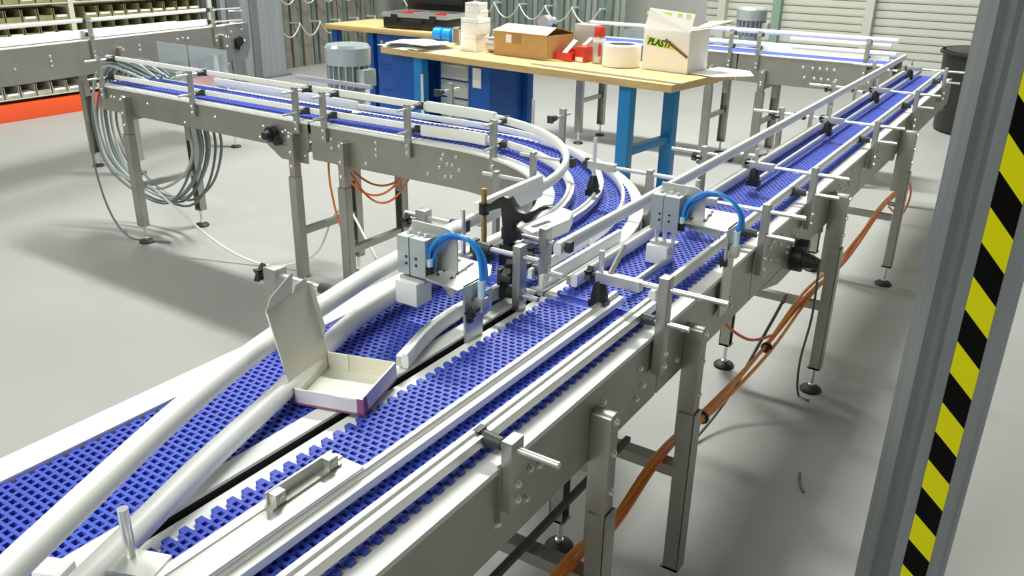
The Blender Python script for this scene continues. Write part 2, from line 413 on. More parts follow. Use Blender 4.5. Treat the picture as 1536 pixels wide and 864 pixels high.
# ---- near double conveyor
nc = thing('conveyor', 'wide double-lane conveyor where two blue belts run side by side under the open carton', 'conveyor', (-0.94, 0.7, 0), 'blue belt conveyor sections')
Y0, Y1 = -0.25, 1.565
plate_part(nc, MB().b2(-0.626, -0.620, Y0, Y1, 0.69, TOP - 0.010))
plate_part(nc, MB().b2(-1.264, -1.258, Y0, Y1, 0.69, TOP - 0.010))
part('cross_plate', MB().b2(-1.258, -0.626, Y0 + 0.02, Y1 - 0.03, 0.80, 0.806), 'steel2', nc)
part('slot_shade', MB().b2(-0.937, -0.9345, Y0, Y1, 0.806, TOP + 0.005).b2(-0.922, -0.919, Y0, Y1, 0.806, TOP - 0.010).b2(-0.934, -0.922, Y0, Y1, 0.806, 0.815), 'rubber', nc)  # black lining with the shade of the open slot in its colour
strip(nc, MB().b2(-0.662, -0.617, Y0, Y1, TOP - 0.010, TOP))
strip(nc, MB().b2(-1.266, -1.205, Y0, Y1, TOP - 0.010, TOP + 0.012))
strip(nc, MB().b2(-0.972, -0.9345, Y0, Y1, TOP + 0.005, TOP + 0.0105)); part('strip_support', MB().b2(-0.970, -0.937, Y0, Y1, TOP - 0.010, TOP + 0.005), 'rubber', nc)
strip(nc, MB().b2(-0.923, -0.884, Y0, Y1, TOP - 0.010, TOP))
hole_shade_sheet(nc, MB().b2(-0.889, -0.660, Y0, Y1 - 0.03, 0.836, 0.846)); hole_shade_sheet(nc, MB().b2(-1.205, -0.972, Y0, Y1 - 0.03, 0.836, 0.846))
ROW_L = link_row(0.2275); ROW_M = ROW_L
n = int((Y1 - 0.03 - Y0) / PITCH)
for i in range(n):
    y = Y1 - 0.006 - (i + 1) * PITCH
    link('belt_link', ROW_M, nc, (-0.8895, y, BELT)); link('belt_link', ROW_L, nc, (-1.2015, y, BELT))
part('belt_nose', MB().cyl((-0.893, Y1 - 0.010, BELT - 0.021), (-0.662, Y1 - 0.010, BELT - 0.021), 0.02, 16), 'belt', nc, True)
part('belt_nose', MB().cyl((-1.203, Y1 - 0.010, BELT - 0.021), (-0.974, Y1 - 0.010, BELT - 0.021), 0.02, 16), 'belt', nc, True)
# rails of the near unit
rail(nc, [(-0.683, Y0 + 0.05, 0.890), (-0.668, 1.60, 0.890)], 0.016, 0.026, back=1)
r = rail(nc, [(-0.752, Y0 + 0.05, 0.889), (-0.748, 1.60, 0.889)], 0.014, 0.024, m='alu')
part('rail_strip', MB().sweep([(0.007, -0.012), (0.021, -0.012), (0.021, 0.002), (0.007, 0.002)], [(-0.752, Y0 + 0.05, 0.889), (-0.748, 1.60, 0.889)]), 'white', r, label='white sliding strip')
sp = part('splice_plate', MB().b2(-0.788, -0.744, -0.15, 0.762, 0.902, 0.909), 'alu', nc, bevel=0.001)
part('splice_lip', MB().b2(-0.802, -0.786, -0.15, 0.762, 0.892, 0.911), 'white', sp, bevel=0.001)
hd = part('grip_bracket', MB().b2(-0.790, -0.786, 0.615, 0.742, 0.911, 0.932), 'alu', nc, bevel=0.001)
part('grip_base', MB().b2(-0.790, -0.772, 0.612, 0.745, 0.909, 0.913), 'alu', hd)
for yy in (0.628, 0.729):
    part('bracket_lug', MB().b2(-0.788, -0.772, yy - 0.009, yy + 0.009, 0.911, 0.931).cyl((-0.772, yy, 0.922), (-0.768, yy, 0.922), 0.0045, 8), 'alu', hd)
# large round guide tubes sweeping across the left lane
Z1 = 0.975
T1 = [(-1.172, 1.575, Z1), (-1.152, 1.37, Z1), (-1.142, 1.24, Z1), (-1.071, 0.877, Z1), (-0.997, 0.636, Z1), (-0.86, 0.309, Z1), (-0.79, 0.16, Z1)]
rail(nc, fillet(T1, 0.10, 6), tube=0.0195, name='guide_tube')
T2 = [(-1.156, 1.575, 0.895), (-1.150, 1.30, 0.895), (-1.130, 1.14, 0.895), (-1.030, 0.872, 0.895), (-0.959, 0.637, 0.895), (-0.905, 0.49, 0.895), (-0.86, 0.36, 0.895)]
rail(nc, fillet(T2, 0.08, 6), tube=0.0195, name='guide_tube')
DV = [(-0.980, 1.575, 0.887), (-0.980, 1.46, 0.887), (-0.990, 1.33, 0.887), (-0.977, 1.215, 0.887), (-0.936, 1.085, 0.887)]
rail(nc, fillet(DV, 0.06, 6), 0.014, 0.030, back=1)
# posts
p = post(nc, -0.605, 0.952, (1, 0), 0.775, 0.908, [(0.889, 0.052, 0.085)], wd=0.036, th=0.02)
part('post_foot', MB().b2(-0.620, -0.612, 0.93, 1.00, 0.755, 0.86), 'steel', p)
p = post(nc, -0.605, 1.535, (1, 0), 0.765, 0.990, [(0.962, 0.0, 0.135), (0.884, 0.050, 0.060)], wd=0.030, th=0.022)
part('cross_rod', MB().cyl((-0.61, 1.535, 0.962), (-0.70, 1.535, 0.962), 0.0062, 12), 'rod', p, True)
hanger(p, -0.765, -0.660, -0.757, 1.535, 0.955, 0.902)
part('hanger_rod', MB().cyl((-0.735, 1.535, 0.965), (-0.735, 1.60, 1.012), 0.006, 10), 'rod', p, True)
p = post(nc, -1.300, 1.105, (-1, 0), 0.70, 0.992, [(Z1, 0.165, 0.02)], wd=0.034, th=0.034)
knob(p, (-1.335, 1.105, Z1 - 0.008), (-1, 0, 0), 0.022)
p = post(nc, -0.925, 1.470, (1, 0), 0.857, 1.012, [(0.985, 0.11, 0.05), (0.893, 0.028, 0.05)], wd=0.03, th=0.02)
knob(p, (-0.940, 1.462, 0.958), (-1, -0.3, 0), 0.018); clamp(p, (-0.955, 1.468, 0.93), (-1, 0, 0), 0.03, 0.018)
# bottom-left clamp block with a pin
b = part('clamp_block', MB().box((-0.828, 0.447, 0.902), (0.064, 0.044, 0.026), 0.35), 'alu', nc, bevel=0.002)
part('pin', MB().cyl((-0.847, 0.450, 0.912), (-0.847, 0.450, 0.985), 0.0068, 14), 'rod', b, True)
knob(b, (-0.866, 0.425, 0.892), (-1, -0.2, 0), 0.014)
part('lane_block', MB().box((-0.925, 0.392, 0.886), (0.04, 0.03, 0.03), 0.4), 'white', nc, bevel=0.002)
# legs and cross bars
for yy in (1.268, 1.735):
    leg(nc, -0.596, yy, (1, 0), 0.745, 0.575, 0.10, gap=0.024)
    leg(nc, -0.936, yy, (-1, 0), 0.745, 0.60, 0.10) if yy > 1.5 else leg(nc, -1.285, yy, (-1, 0), 0.745, 0.575, 0.10)
bar_part(nc, 'cross_bar', (-1.28, 1.262, 0.40), (-0.60, 1.262, 0.40), 0.04, 0.03)
bar_part(nc, 'cross_bar', (-0.94, 1.735, 0.40), (-0.60, 1.735, 0.40), 0.04, 0.03)
bar_part(nc, 'cross_bar', (-1.26, 1.30, 0.665), (-0.626, 1.30, 0.665), 0.05, 0.04)
bar_part(nc, 'cross_bar', (-1.26, 0.75, 0.665), (-0.626, 0.75, 0.665), 0.05, 0.04)
bar_part(nc, 'tie_rod', (-0.75, 0.35, 0.435), (-0.75, 1.74, 0.435), 0.014, 0.014, 'dark_cable')
bx = -0.620
for (yy, zz) in ((1.0, 0.83), (1.03, 0.80), (1.06, 0.79), (0.985, 0.765), (1.02, 0.745), (0.93, 0.75), (0.75, 0.715), (1.47, 0.80), (1.49, 0.75), (1.46, 0.73), (1.60, 0.0), (1.30, 0.80)):
    if zz: bolt(nc, (bx, yy, zz), (1, 0, 0))

# ---- long straight main conveyor running away from the merge
fc = thing('conveyor', 'long straight blue belt conveyor running toward the black bin from the merge', 'conveyor', (-0.775, 3.2, 0), 'blue belt conveyor sections')
F0, F1 = 1.585, 6.02
for a, b in ((F0 - 0.01, 2.205), (2.212, 3.55), (3.557, F1 + 0.12)):
    plate_part(fc, MB().b2(-0.626, -0.620, a, b, 0.69, TOP - 0.010)); plate_part(fc, MB().b2(-0.926, -0.920, a, b, 0.69, TOP - 0.010))
part('cross_plate', MB().b2(-0.920, -0.626, F0 + 0.03, F1 - 0.02, 0.80, 0.806), 'steel2', fc)
strip(fc, MB().prism([(-0.662, F0), (-0.617, F0), (-0.617, F1), (-0.662, F1)], TOP - 0.010, TOP))
strip(fc, MB().b2(-0.930, -0.884, F0, F1, TOP - 0.010, TOP))
hole_shade_sheet(fc, MB().b2(-0.889, -0.660, F0 + 0.03, F1 - 0.03, 0.836, 0.846))
for i in range(int((F1 - 0.06 - F0) / PITCH)): link('belt_link', ROW_M, fc, (-0.8895, F0 + 0.004 + i * PITCH, BELT))
part('belt_nose', MB().cyl((-0.893, F0 + 0.016, BELT - 0.022), (-0.662, F0 + 0.016, BELT - 0.022), 0.021, 16), 'belt', fc, True)
part('belt_nose', MB().cyl((-0.893, F1 - 0.03, BELT - 0.021), (-0.662, F1 - 0.03, BELT - 0.021), 0.021, 16), 'belt', fc, True)
rail(fc, [(-0.674, 1.63, 0.894), (-0.672, F1 + 0.02, 0.894)], 0.018, 0.028)
# left upper rail and lower rails
rail(fc, [(-0.905, 1.60, 0.968), (-0.905, F1, 0.968)], 0.020, 0.030)
rail(fc, [(-0.868, 1.62, 0.890), (-0.868, F1, 0.890)], 0.018, 0.030, back=-1)
rail(fc, [(-0.800, 2.75, 0.889), (-0.795, F1, 0.889)], 0.012, 0.022, m='alu')
rail(fc, [(-0.746, 1.66, 0.889), (-0.744, 1.90, 0.889)], 0.012, 0.020, m='alu')
part('guide_board', MB().b2(-0.952, -0.940, 1.60, 2.02, 0.858, 0.892), 'white', fc, bevel=0.002)
for yy, top, rz in ((2.215, 0.980, 0.958), (2.71, 0.978, 0.955), (3.665, 0.972, 0.952), (4.62, 0.972, 0.952), (5.6, 0.972, 0.952)):
    p = post(fc, -0.605, yy, (1, 0), 0.775, top, [(rz, 0.0, 0.105), (0.890, 0.050, 0.085)], wd=0.026, th=0.02)
    x1 = -0.745 if yy < 2.5 else -0.735
    part('cross_rod', MB().cyl((-0.61, yy, rz), (x1, yy, rz), 0.0062, 12), 'rod', p, True)
    hanger(p, x1 - 0.09, x1, x1 - 0.062, yy, rz, 0.905, 0.055)
for yy in (2.79, 3.70, 4.60, 5.6):
    p = post(fc, -1.005, yy, (-1, 0), 0.70, 0.975, [(0.950, 0.085, 0.12)], wd=0.026, th=0.02)
    knob(p, (-1.028, yy - 0.012, 0.935), (-1, 0, 0), 0.016)
    part('post_arm', MB().b2(-1.0, -0.925, yy - 0.012, yy + 0.012, 0.71, 0.74), 'steel', p)
    p = post(fc, -0.955, yy + 0.32, (-1, 0), 0.76, 0.915, [(0.890, 0.07, 0.07)], wd=0.022, th=0.016)
for yy in (3.10, 4.45):
    leg(fc, -0.580 if yy < 4 else -0.568, yy, (1, 0), 0.745, 0.60, 0.10, gap=0.040 if yy < 4 else 0.052); leg(fc, -0.936, yy, (-1, 0), 0.745, 0.575, 0.10, gap=0.010)
    bar_part(fc, 'cross_bar', (-0.94, yy, 0.36), (-0.59, yy, 0.36), 0.03, 0.03)
    bar_part(fc, 'cross_bar', (-0.92, yy - 0.05, 0.675), (-0.626, yy - 0.05, 0.675), 0.04, 0.03)
leg(fc, -0.800, 6.02, (1, 0), 0.70, 0.60, 0.10); bar_part(fc, 'cross_bar', (-0.92, 6.02, 0.675), (-0.626, 6.02, 0.675), 0.05, 0.03)
# drive end
part('drive_bearing', MB().cyl((-0.620, 2.645, 0.690), (-0.585, 2.645, 0.690), 0.042, 18).cyl((-0.585, 2.645, 0.690), (-0.530, 2.645, 0.687), 0.030, 16, 0.014).bar((-0.60, 2.615, 0.675), (-0.60, 2.70, 0.73), 0.035, 0.03), 'black', fc, True)
part('drop_plate', MB().plate([(-0.6225, 2.30, 0.69), (-0.6225, 2.86, 0.69), (-0.6225, 2.74, 0.645), (-0.6225, 2.50, 0.645)], (1, 0, 0), 0.004), 'steel', fc)
for cy in (2.02, 2.36, 2.50, 2.62, 2.78, 3.20, 3.36, 3.9):
    for k in range(5):
        bolt(fc, (-0.620, cy + random.uniform(-0.06, 0.06), random.uniform(0.73, 0.83)), (1, 0, 0), 0.9)
bolt(fc, (-0.620, 1.70, 0.80), (1, 0, 0)); bolt(fc, (-0.620, 1.68, 0.73), (1, 0, 0))

# ---- curved conveyor
CX, CY = -2.01, 1.90; H90 = PI / 2; XS = -2.785
cc = thing('conveyor', 'curved conveyor section bending the blue belt through a quarter turn', 'conveyor', (-1.6, 2.3, 0), 'blue belt conveyor sections')
C2 = (CX, CY)
inner = [(-1.260, 1.585), (-1.260, CY)] + [(CX + 0.75 * math.cos(a), CY + 0.75 * math.sin(a)) for a in [H90 * k / 24 for k in range(1, 24)]] + [(CX, 2.65), (XS, 2.65)]
outer = [(-0.932, 1.585), (-0.932, CY)] + [(CX + 1.078 * math.cos(a), CY + 1.078 * math.sin(a)) for a in [H90 * k / 24 for k in range(1, 24)]] + [(CX, 2.978), (XS, 2.978)]
zm = (0.69 + TOP - 0.01) / 2; hh = (TOP - 0.01 - 0.69) / 2
for pth in (inner, outer):
    plate_part(cc, MB().sweep([(-0.003, -hh), (0.003, -hh), (0.003, hh), (-0.003, hh)], [(x, y, zm) for x, y in pth]))
def ring_path(r, x0=XS, y1=1.585, z=0.0, n=24):
    return [(CX + r, y1, z)] + [(CX + r * math.cos(H90 * k / n), CY + r * math.sin(H90 * k / n), z) for k in range(n + 1)] + [(x0, CY + r, z)]
strip(cc, MB().sweep([(-0.03, -0.005), (0.03, -0.005), (0.03, 0.005), (-0.03, 0.005)], ring_path(0.775, z=TOP - 0.005)))
strip(cc, MB().sweep([(-0.0255, -0.005), (0.0255, -0.005), (0.0255, 0.005), (-0.0255, 0.005)], ring_path(1.058, z=TOP - 0.005)))
hole_shade_sheet(cc, MB().sweep([(-0.115, -0.005), (0.115, -0.005), (0.115, 0.005), (-0.115, 0.005)], ring_path(0.921, z=0.841)))
part('cross_plate', MB().sweep([(-0.15, -0.003), (0.15, -0.003), (0.15, 0.003), (-0.15, 0.003)], ring_path(0.915, z=0.80)), 'steel2', cc)
for i in range(int((CY - 1.585) / PITCH)): link('belt_link', ROW_L, cc, (-1.2015, CY - (i + 1) * PITCH, BELT))
RC = 0.921; ROW_C = link_row(0.2275, (RC, 0.8085)); na = int(round(H90 * RC / PITCH)); da = H90 / na
for i in range(na): link('belt_link', ROW_C, cc, (CX, CY, BELT), i * da + 1e-6)
for i in range(int((CX - XS - 0.03) / PITCH)): link('belt_link', ROW_L, cc, (CX - (i + 0) * PITCH, 2.7085, BELT), H90)
part('belt_nose', MB().cyl((-1.203, 1.604, BELT - 0.021), (-0.974, 1.604, BELT - 0.021), 0.0205, 16), 'belt', cc, True)
def arc_path(r0, r1, a0, a1, z, n=20): return [(CX + (r0 + (r1 - r0) * k / n) * math.cos(a0 + (a1 - a0) * k / n), CY + (r0 + (r1 - r0) * k / n) * math.sin(a0 + (a1 - a0) * k / n), z) for k in range(n + 1)]
# inner upper rail, inner lower rail, hung middle rail, outer lower rail
Z1c = 0.982
rail(cc, [(-1.172, 1.575, 0.976), (-1.176, 1.70, 0.98)] + arc_path(0.830, 0.838, 0, H90, Z1c) + [(-2.4, 2.738, Z1c + 0.004), (XS + 0.02, 2.738, Z1c + 0.006)], 0.020, 0.028)
rail(cc, [(-1.162, 1.575, 0.893), (-1.160, 1.72, 0.893)] + arc_path(0.850, 0.83, 0, H90, 0.893) + [(XS + 0.02, 2.715, 0.893)], 0.014, 0.026, back=1)
rail(cc, [(-1.13, 1.70, 0.890), (-1.112, 1.98, 0.890)] + arc_path(0.905, 1.035, 0.16, H90, 0.890) + [(XS + 0.02, 2.935, 0.890)], 0.012, 0.024, back=1)
rail(cc, [(-0.978, 1.60, 0.888), (-0.985, 1.90, 0.888)] + arc_path(1.03, 0.995, 0.0, 1.25, 0.888), 0.012, 0.026, m='white')
part('rail_sleeve', MB().sweep(rail_profile(0.026, 0.062), [(-1.176, 1.66, 0.985), (-1.182, 1.82, 0.986), (-1.186, 1.98, 0.986)]), 'white', cc, True)
part('rail_sleeve', MB().sweep(rail_profile(0.024, 0.040), [(-2.19, 2.735, 0.986), (-2.02, 2.735, 0.984)] + arc_path(0.836, 0.836, H90, 1.36, 0.984, 4)), 'white', cc, True)
part('rail_sleeve', MB().sweep(rail_profile(0.022, 0.045), [(-2.19, 2.70, 0.893), (-2.02, 2.71, 0.893)] + arc_path(0.815, 0.82, H90, 1.40, 0.893, 4)), 'white', cc, True)
for x in (-2.69, -2.215):
    post(cc, x, 2.638, (0, -1), 0.785, 1.004, [(0.985, 0.080, 0.06), (0.893, 0.055, 0.06)], wd=0.028, th=0.016)
post(cc, -1.775, 2.615, (0, -1), 0.77, 1.0, [(0.985, 0.085, 0.06), (0.893, 0.07, 0.06)], wd=0.028, th=0.016)
for (x, y, z) in ((-1.44, 2.36, 0.975), (-1.40, 2.08, 0.975)):
    p = post(cc, x, y, (-1, 0), 0.72, z, [(0.96, 0.14, 0.05)], wd=0.022, th=0.016)
p = post(cc, -1.300, 1.60, (-1, 0), 0.70, 0.992, [(0.972, 0.12, 0.06)], wd=0.030, th=0.03)
knob(p, (-1.34, 1.59, 0.955), (-1, -0.2, 0), 0.02)
p = post(cc, -0.952, 1.625, (1, 0), 0.857, 1.005, [(0.970, 0.10, 0.045), (0.893, 0.03, 0.05)], wd=0.03, th=0.02)
knob(p, (-0.975, 1.612, 0.945), (-1, -0.3, 0), 0.018); clamp(p, (-0.905, 1.625, 0.970), (1, 0, 0), 0.04, 0.012)
# outer post with hung clamp
p = post(cc, -0.985, 2.29, (1, 0.0), 0.72, 1.0, [(0.985, 0.0, 0.075)], wd=0.026, th=0.018)
part('cross_rod', MB().cyl((-0.99, 2.29, 0.985), (-1.10, 2.29, 0.985), 0.0062, 12), 'rod', p, True)
hanger(p, -1.195, -1.10, -1.175, 2.29, 0.985, 0.905, 0.085)
# far side posts
for x, zt in ((-2.30, 1.03), (-1.72, 0.985)):
    p = post(cc, x, 3.045, (0, 1), 0.74, zt, [(zt - 0.03, 0.09, 0.06)], wd=0.026, th=0.018)
    part('hanger_rod', MB().cyl((x - 0.09, 3.045 - 0.09, 0.90), (x - 0.09, 3.045 - 0.09, zt + 0.04), 0.006, 8), 'rod', p, True)
    part('post_arm', MB().b2(x - 0.012, x + 0.012, 2.98, 3.04, 0.75, 0.78), 'steel', p)
for x in (-2.575,):
    leg(cc, x, 2.628, (0, -1), 0.745, 0.60, 0.10); leg(cc, x, 3.0, (0, 1), 0.745, 0.60, 0.10)
    bar_part(cc, 'cross_bar', (x, 2.63, 0.30), (x, 3.0, 0.30), 0.03, 0.03); bar_part(cc, 'cross_bar', (x - 0.03, 2.655, 0.675), (x - 0.03, 2.97, 0.675), 0.04, 0.03)
for (x, z) in ((-2.66, 0.80), (-2.62, 0.74), (-2.66, 0.76), (-2.40, 0.82), (-2.40, 0.79), (-2.40, 0.765), (-2.46, 0.72), (-2.05, 0.80), (-2.02, 0.785), (-1.995, 0.785), (-2.06, 0.765), (-2.0, 0.735), (-2.03, 0.73), (-2.04, 0.82), (-1.975, 0.82), (-2.12, 0.73), (-1.96, 0.77)):
    bolt(cc, (x, 2.647 if x < CX else 2.647 - (x - CX) ** 2 / 1.5, z), (0, -1, 0))

# ---- left straight conveyor
lc = thing('conveyor', 'straight conveyor with coiled grey hoses hanging at its open end', 'conveyor', (-2.8, 2.66, 0), 'blue belt conveyor sections')
L0, L1 = -4.43, -2.80
for a, b in ((L0, L1 - 0.004),):
    plate_part(lc, MB().b2(a, b, 2.647, 2.653, 0.72, TOP - 0.010)); plate_part(lc, MB().b2(a, b, 2.975, 2.981, 0.72, TOP - 0.010))
part('drop_plate', MB().plate([(-3.10, 2.6465, 0.73), (-2.81, 2.6465, 0.73), (-2.81, 2.6465, 0.665), (-2.99, 2.6465, 0.665)], (0, -1, 0), 0.004), 'steel', lc)
part('cross_plate', MB().b2(L0 + 0.02, L1 - 0.01, 2.653, 2.975, 0.80, 0.806), 'steel2', lc)
strip(lc, MB().b2(L0, L1, 2.644, 2.702, TOP - 0.010, TOP)); strip(lc, MB().b2(L0, L1, 2.934, 2.984, TOP - 0.010, TOP))
hole_shade_sheet(lc, MB().b2(L0 + 0.02, L1 - 0.01, 2.70, 2.94, 0.836, 0.846))
for i in range(int((L1 - L0 - 0.03) / PITCH)): link('belt_link', ROW_L, lc, (L1 - 0.01 - i * PITCH, 2.7085, BELT), H90)
part('belt_nose', MB().cyl((L0 + 0.015, 2.71, BELT - 0.021), (L0 + 0.015, 2.935, BELT - 0.021), 0.0205, 16), 'belt', lc, True)
rail(lc, [(L0 - 0.03, 2.735, 0.990), (L1 + 0.03, 2.738, 0.988)], 0.016, 0.022)
rail(lc, [(L0 + 0.02, 2.712, 0.893), (L1 + 0.03, 2.715, 0.893)], 0.012, 0.024)
rail(lc, [(L0 + 0.62, 2.935, 0.900), (L1 + 0.03, 2.935, 0.893)], 0.016, 0.040)
rail(lc, [(-3.2, 2.96, 0.982), (L1 + 0.1, 2.96, 0.982)], 0.012, 0.020, m='alu')
for x in (-4.385, -3.605, -2.86):
    p = post(lc, x, 2.638, (0, -1), 0.785 if x < -3 else 0.80, 1.006, [(0.988, 0.078, 0.075), (0.893, 0.055, 0.075)], wd=0.03, th=0.016)
for a, b, m in ((-4.36, -4.10, 'clearsheet'), (-4.08, -3.76, 'clearsheet')):
    part('clear_panel', MB().b2(a, b, 2.985, 2.990, 0.80, 1.06), m, lc, label='tinted clear side panel')
leg(lc, -4.18, 2.628, (0, -1), 0.765, 0.62, 0.10, 0.055); leg(lc, -4.18, 3.0, (0, 1), 0.765, 0.62, 0.10, 0.055)
leg(lc, -2.885, 2.628, (0, -1), 0.745, 0.60, 0.10); leg(lc, -2.885, 3.0, (0, 1), 0.745, 0.60, 0.10)
for x in (-4.18, -2.885):
    bar_part(lc, 'cross_bar', (x, 2.63, 0.33), (x, 3.0, 0.33), 0.03, 0.03); bar_part(lc, 'cross_bar', (x - 0.05, 2.655, 0.70), (x - 0.05, 2.97, 0.70), 0.04, 0.03)
part('drive_bearing', MB().cyl((-3.03, 2.645, 0.775), (-3.03, 2.615, 0.775), 0.036, 18).cyl((-3.03, 2.615, 0.775), (-3.03, 2.585, 0.773), 0.026, 16, 0.018).bar((-3.03, 2.63, 0.80), (-2.985, 2.63, 0.735), 0.03, 0.03), 'black', lc, True)
for (x, z) in ((-3.10, 0.80), (-3.13, 0.745), (-2.97, 0.79), (-2.95, 0.80), (-2.93, 0.79), (-2.90, 0.72), (-2.83, 0.70), (-2.94, 0.77), (-3.45, 0.80), (-3.70, 0.74), (-4.0, 0.80), (-4.33, 0.80), (-4.30, 0.80)):
    bolt(lc, (x, 2.647, z), (0, -1, 0))
part('fibre_roll', MB().cyl((-3.79, 2.95, 0.89), (-3.72, 2.95, 0.89), 0.022, 14), 'white', lc, True)
lc.rotation_euler = (0, 0, math.radians(-1.3))
# ------------------------------------------------------------------ pneumatic stoppers
def stopper(label, lx, ly, lz0, bxx, by, bz0, bz1, pz0, pz1, plate, tubes, tz):
    t = thing('pneumatic_stopper', label, 'actuator', (lx, ly, lz0), 'pneumatic stoppers over the belts')
    bw = 0.074; dep = 0.042
    x0 = bxx - bw / 2
    b = part('cylinder_body', MB().b2(x0, x0 + 0.030, by - dep / 2, by + dep / 2, bz0, bz1).b2(x0 + 0.030, x0 + 0.034, by - dep / 2 + 0.004, by + dep / 2, bz0, bz1 - 0.002).b2(x0 + 0.034, x0 + bw, by - dep / 2, by + dep / 2, bz0, bz1), 'alu_d', t)
    for dx in (0.024, 0.050):
        for f in (0.30, 0.48): part('socket', MB().cyl((x0 + dx, by - dep / 2 - 0.0012, bz0 + (bz1 - bz0) * f), (x0 + dx, by - dep / 2 + 0.002, bz0 + (bz1 - bz0) * f), 0.0032, 8), 'black', b)
    for dx in (0.014, 0.04, 0.058): part('top_screw', MB().cyl((x0 + dx, by + 0.004, bz1), (x0 + dx, by + 0.004, bz1 + 0.006), 0.005, 10), 'bolt', b, True)
    for dx in (0.012, 0.034, 0.058): part('piston_rod', MB().cyl((x0 + dx, by, pz1), (x0 + dx, by, bz0), 0.0055, 10), 'rod', t, True)
    part('end_plate', MB().b2(x0 + 0.002, x0 + 0.068, by - 0.018, by + 0.018, pz1 - 0.002, pz1 + 0.006), 'alu_d', t)
    part('stop_pad', MB().b2(x0 - 0.002, x0 + 0.056, by - 0.030, by + 0.022, pz0, pz1 - 0.002), 'white', t, bevel=0.003)
    # rear mounting plate with rounded corner
    px0, px1 = x0 + 0.006, x0 + 0.125; pz = bz1 + 0.022; py = by + dep / 2
    pts = [(px0, py, plate), (px1, py, plate), (px1, py, pz - 0.03)] + [(px1 - 0.03 + 0.03 * math.cos(a), py, pz - 0.03 + 0.03 * math.sin(a)) for a in (0.4, 0.8, 1.2, PI / 2)] + [(px0, py, pz)]
    part('mounting_plate', MB().plate(pts, (0, 1, 0), 0.004), 'alu', t)
    # slotted table
    cy0 = ly - 0.06; cy1 = ly + 0.10; tx0 = px0 + 0.06
    tb = part('slotted_table', MB().prism([(tx0, py), (tx0 + 0.02, cy0 + 0.02), (lx + 0.004, cy0 + 0.005), (lx + 0.010, ly + 0.05), (lx - 0.02, cy1), (tx0 - 0.01, cy1)], plate - 0.004, plate), 'alu', t)
    for k in (0.0, 0.035):
        part('table_slot', MB().bar((tx0 + 0.03 + k, ly - 0.015, plate + 0.0006), (tx0 + 0.015 + k, ly + 0.085, plate + 0.0006), 0.006, 0.0012), 'black', tb)
        bolt(tb, (tx0 + 0.028 + k, ly + 0.0, plate), (0, 0, 1), 0.8); bolt(tb, (tx0 + 0.022 + k, ly + 0.045, plate), (0, 0, 1), 0.8)
    part('table_edge', MB().bar((tx0 + 0.01, py - 0.004, plate - 0.012), (lx - 0.01, ly - 0.052, plate - 0.012), 0.004, 0.022), 'alu', tb)
    part('support_leg', MB().plate([(lx, ly - 0.035, plate), (lx, ly + 0.035, plate), (lx, ly + 0.030, lz0), (lx, ly - 0.030, lz0)], (1, 0, 0), 0.005), 'alu', t)
    # fitting and air tubes
    e = Vector(tubes[-1])
    part('push_fitting', MB().cyl(e + Vector((0, 0, -0.035)), e + Vector((0, 0, 0.004)), 0.0085, 12), 'clear', t, True)
    part('fitting_block', MB().b2(e.x - 0.012, e.x + 0.010, e.y - 0.012, e.y + 0.012, e.z - 0.062, e.z - 0.032), 'alu', t, bevel=0.002)
    part('flow_valve', MB().b2(e.x - 0.022, e.x - 0.008, e.y - 0.016, e.y + 0.004, e.z - 0.085, e.z - 0.045), 'alu', t, bevel=0.002)
    knob(t, (e.x - 0.018, e.y - 0.018, e.z - 0.075), (0, -1, 0), 0.013)
    for k, (dx, dy, dz) in enumerate(((0, 0, 0), (0.004, 0.011, -0.008))):
        pp = [Vector(p) + Vector((dx, dy, dz if 0 < i < len(tubes) - 1 else 0)) for i, p in enumerate(tubes)]
        part('air_tube', MB().tube(smooth_path(pp, 8), 0.0048, 10), 'tube', t, True)
    s = Vector(tubes[0])
    part('elbow_fitting', MB().cyl(s + Vector((0, 0, -0.014)), s + Vector((0, 0, 0.006)), 0.0075, 10).cyl(s + Vector((-0.016, 0, -0.01)), s + Vector((0, 0, -0.01)), 0.006, 8), 'black', t, True)
    part('tube_sleeve', MB().cyl(s + Vector((0, 0, 0.004)), s + Vector((0, 0, 0.022)), 0.0066, 10), 'clear', t, True)
    return t
stopper('pneumatic stopper with looped blue air tubes over the curved belt lane', -0.925, 1.29, 0.858, -1.063, 1.285, 0.975, 1.058, 0.908, 0.962, 0.985,
        [(-1.022, 1.275, 0.995), (-1.024, 1.278, 1.035), (-0.990, 1.285, 1.072), (-0.940, 1.292, 1.073), (-0.913, 1.296, 1.040), (-0.906, 1.296, 0.985)], 0.985)
stopper('pneumatic stopper with lowered white pad over the straight main belt', -0.612, 1.95, 0.75, -0.772, 1.925, 0.955, 1.046, 0.866, 0.916, 0.988,
        [(-0.728, 1.915, 0.975), (-0.722, 1.920, 1.030), (-0.675, 1.93, 1.066), (-0.622, 1.935, 1.058), (-0.592, 1.94, 1.018), (-0.594, 1.94, 0.975)], 0.985)
# sensor plate beneath the first stopper
sn = thing('reflex_sensor', 'small clear-fronted sensor on a steel plate in the lane slot', 'sensor', (-0.92, 1.33, 0.858))
part('sensor_body', MB().b2(-0.918, -0.902, 1.300, 1.328, 0.915, 0.965), 'clear', sn, bevel=0.002)
part('sensor_mount', MB().b2(-0.9195, -0.917, 1.270, 1.335, 0.90, 0.945), 'alu', sn)
part('indicator', MB().b2(-0.9025, -0.901, 1.306, 1.314, 0.945, 0.955), 'green_led', sn)
knob(sn, (-0.905, 1.262, 0.932), (0, -1, 0), 0.012)

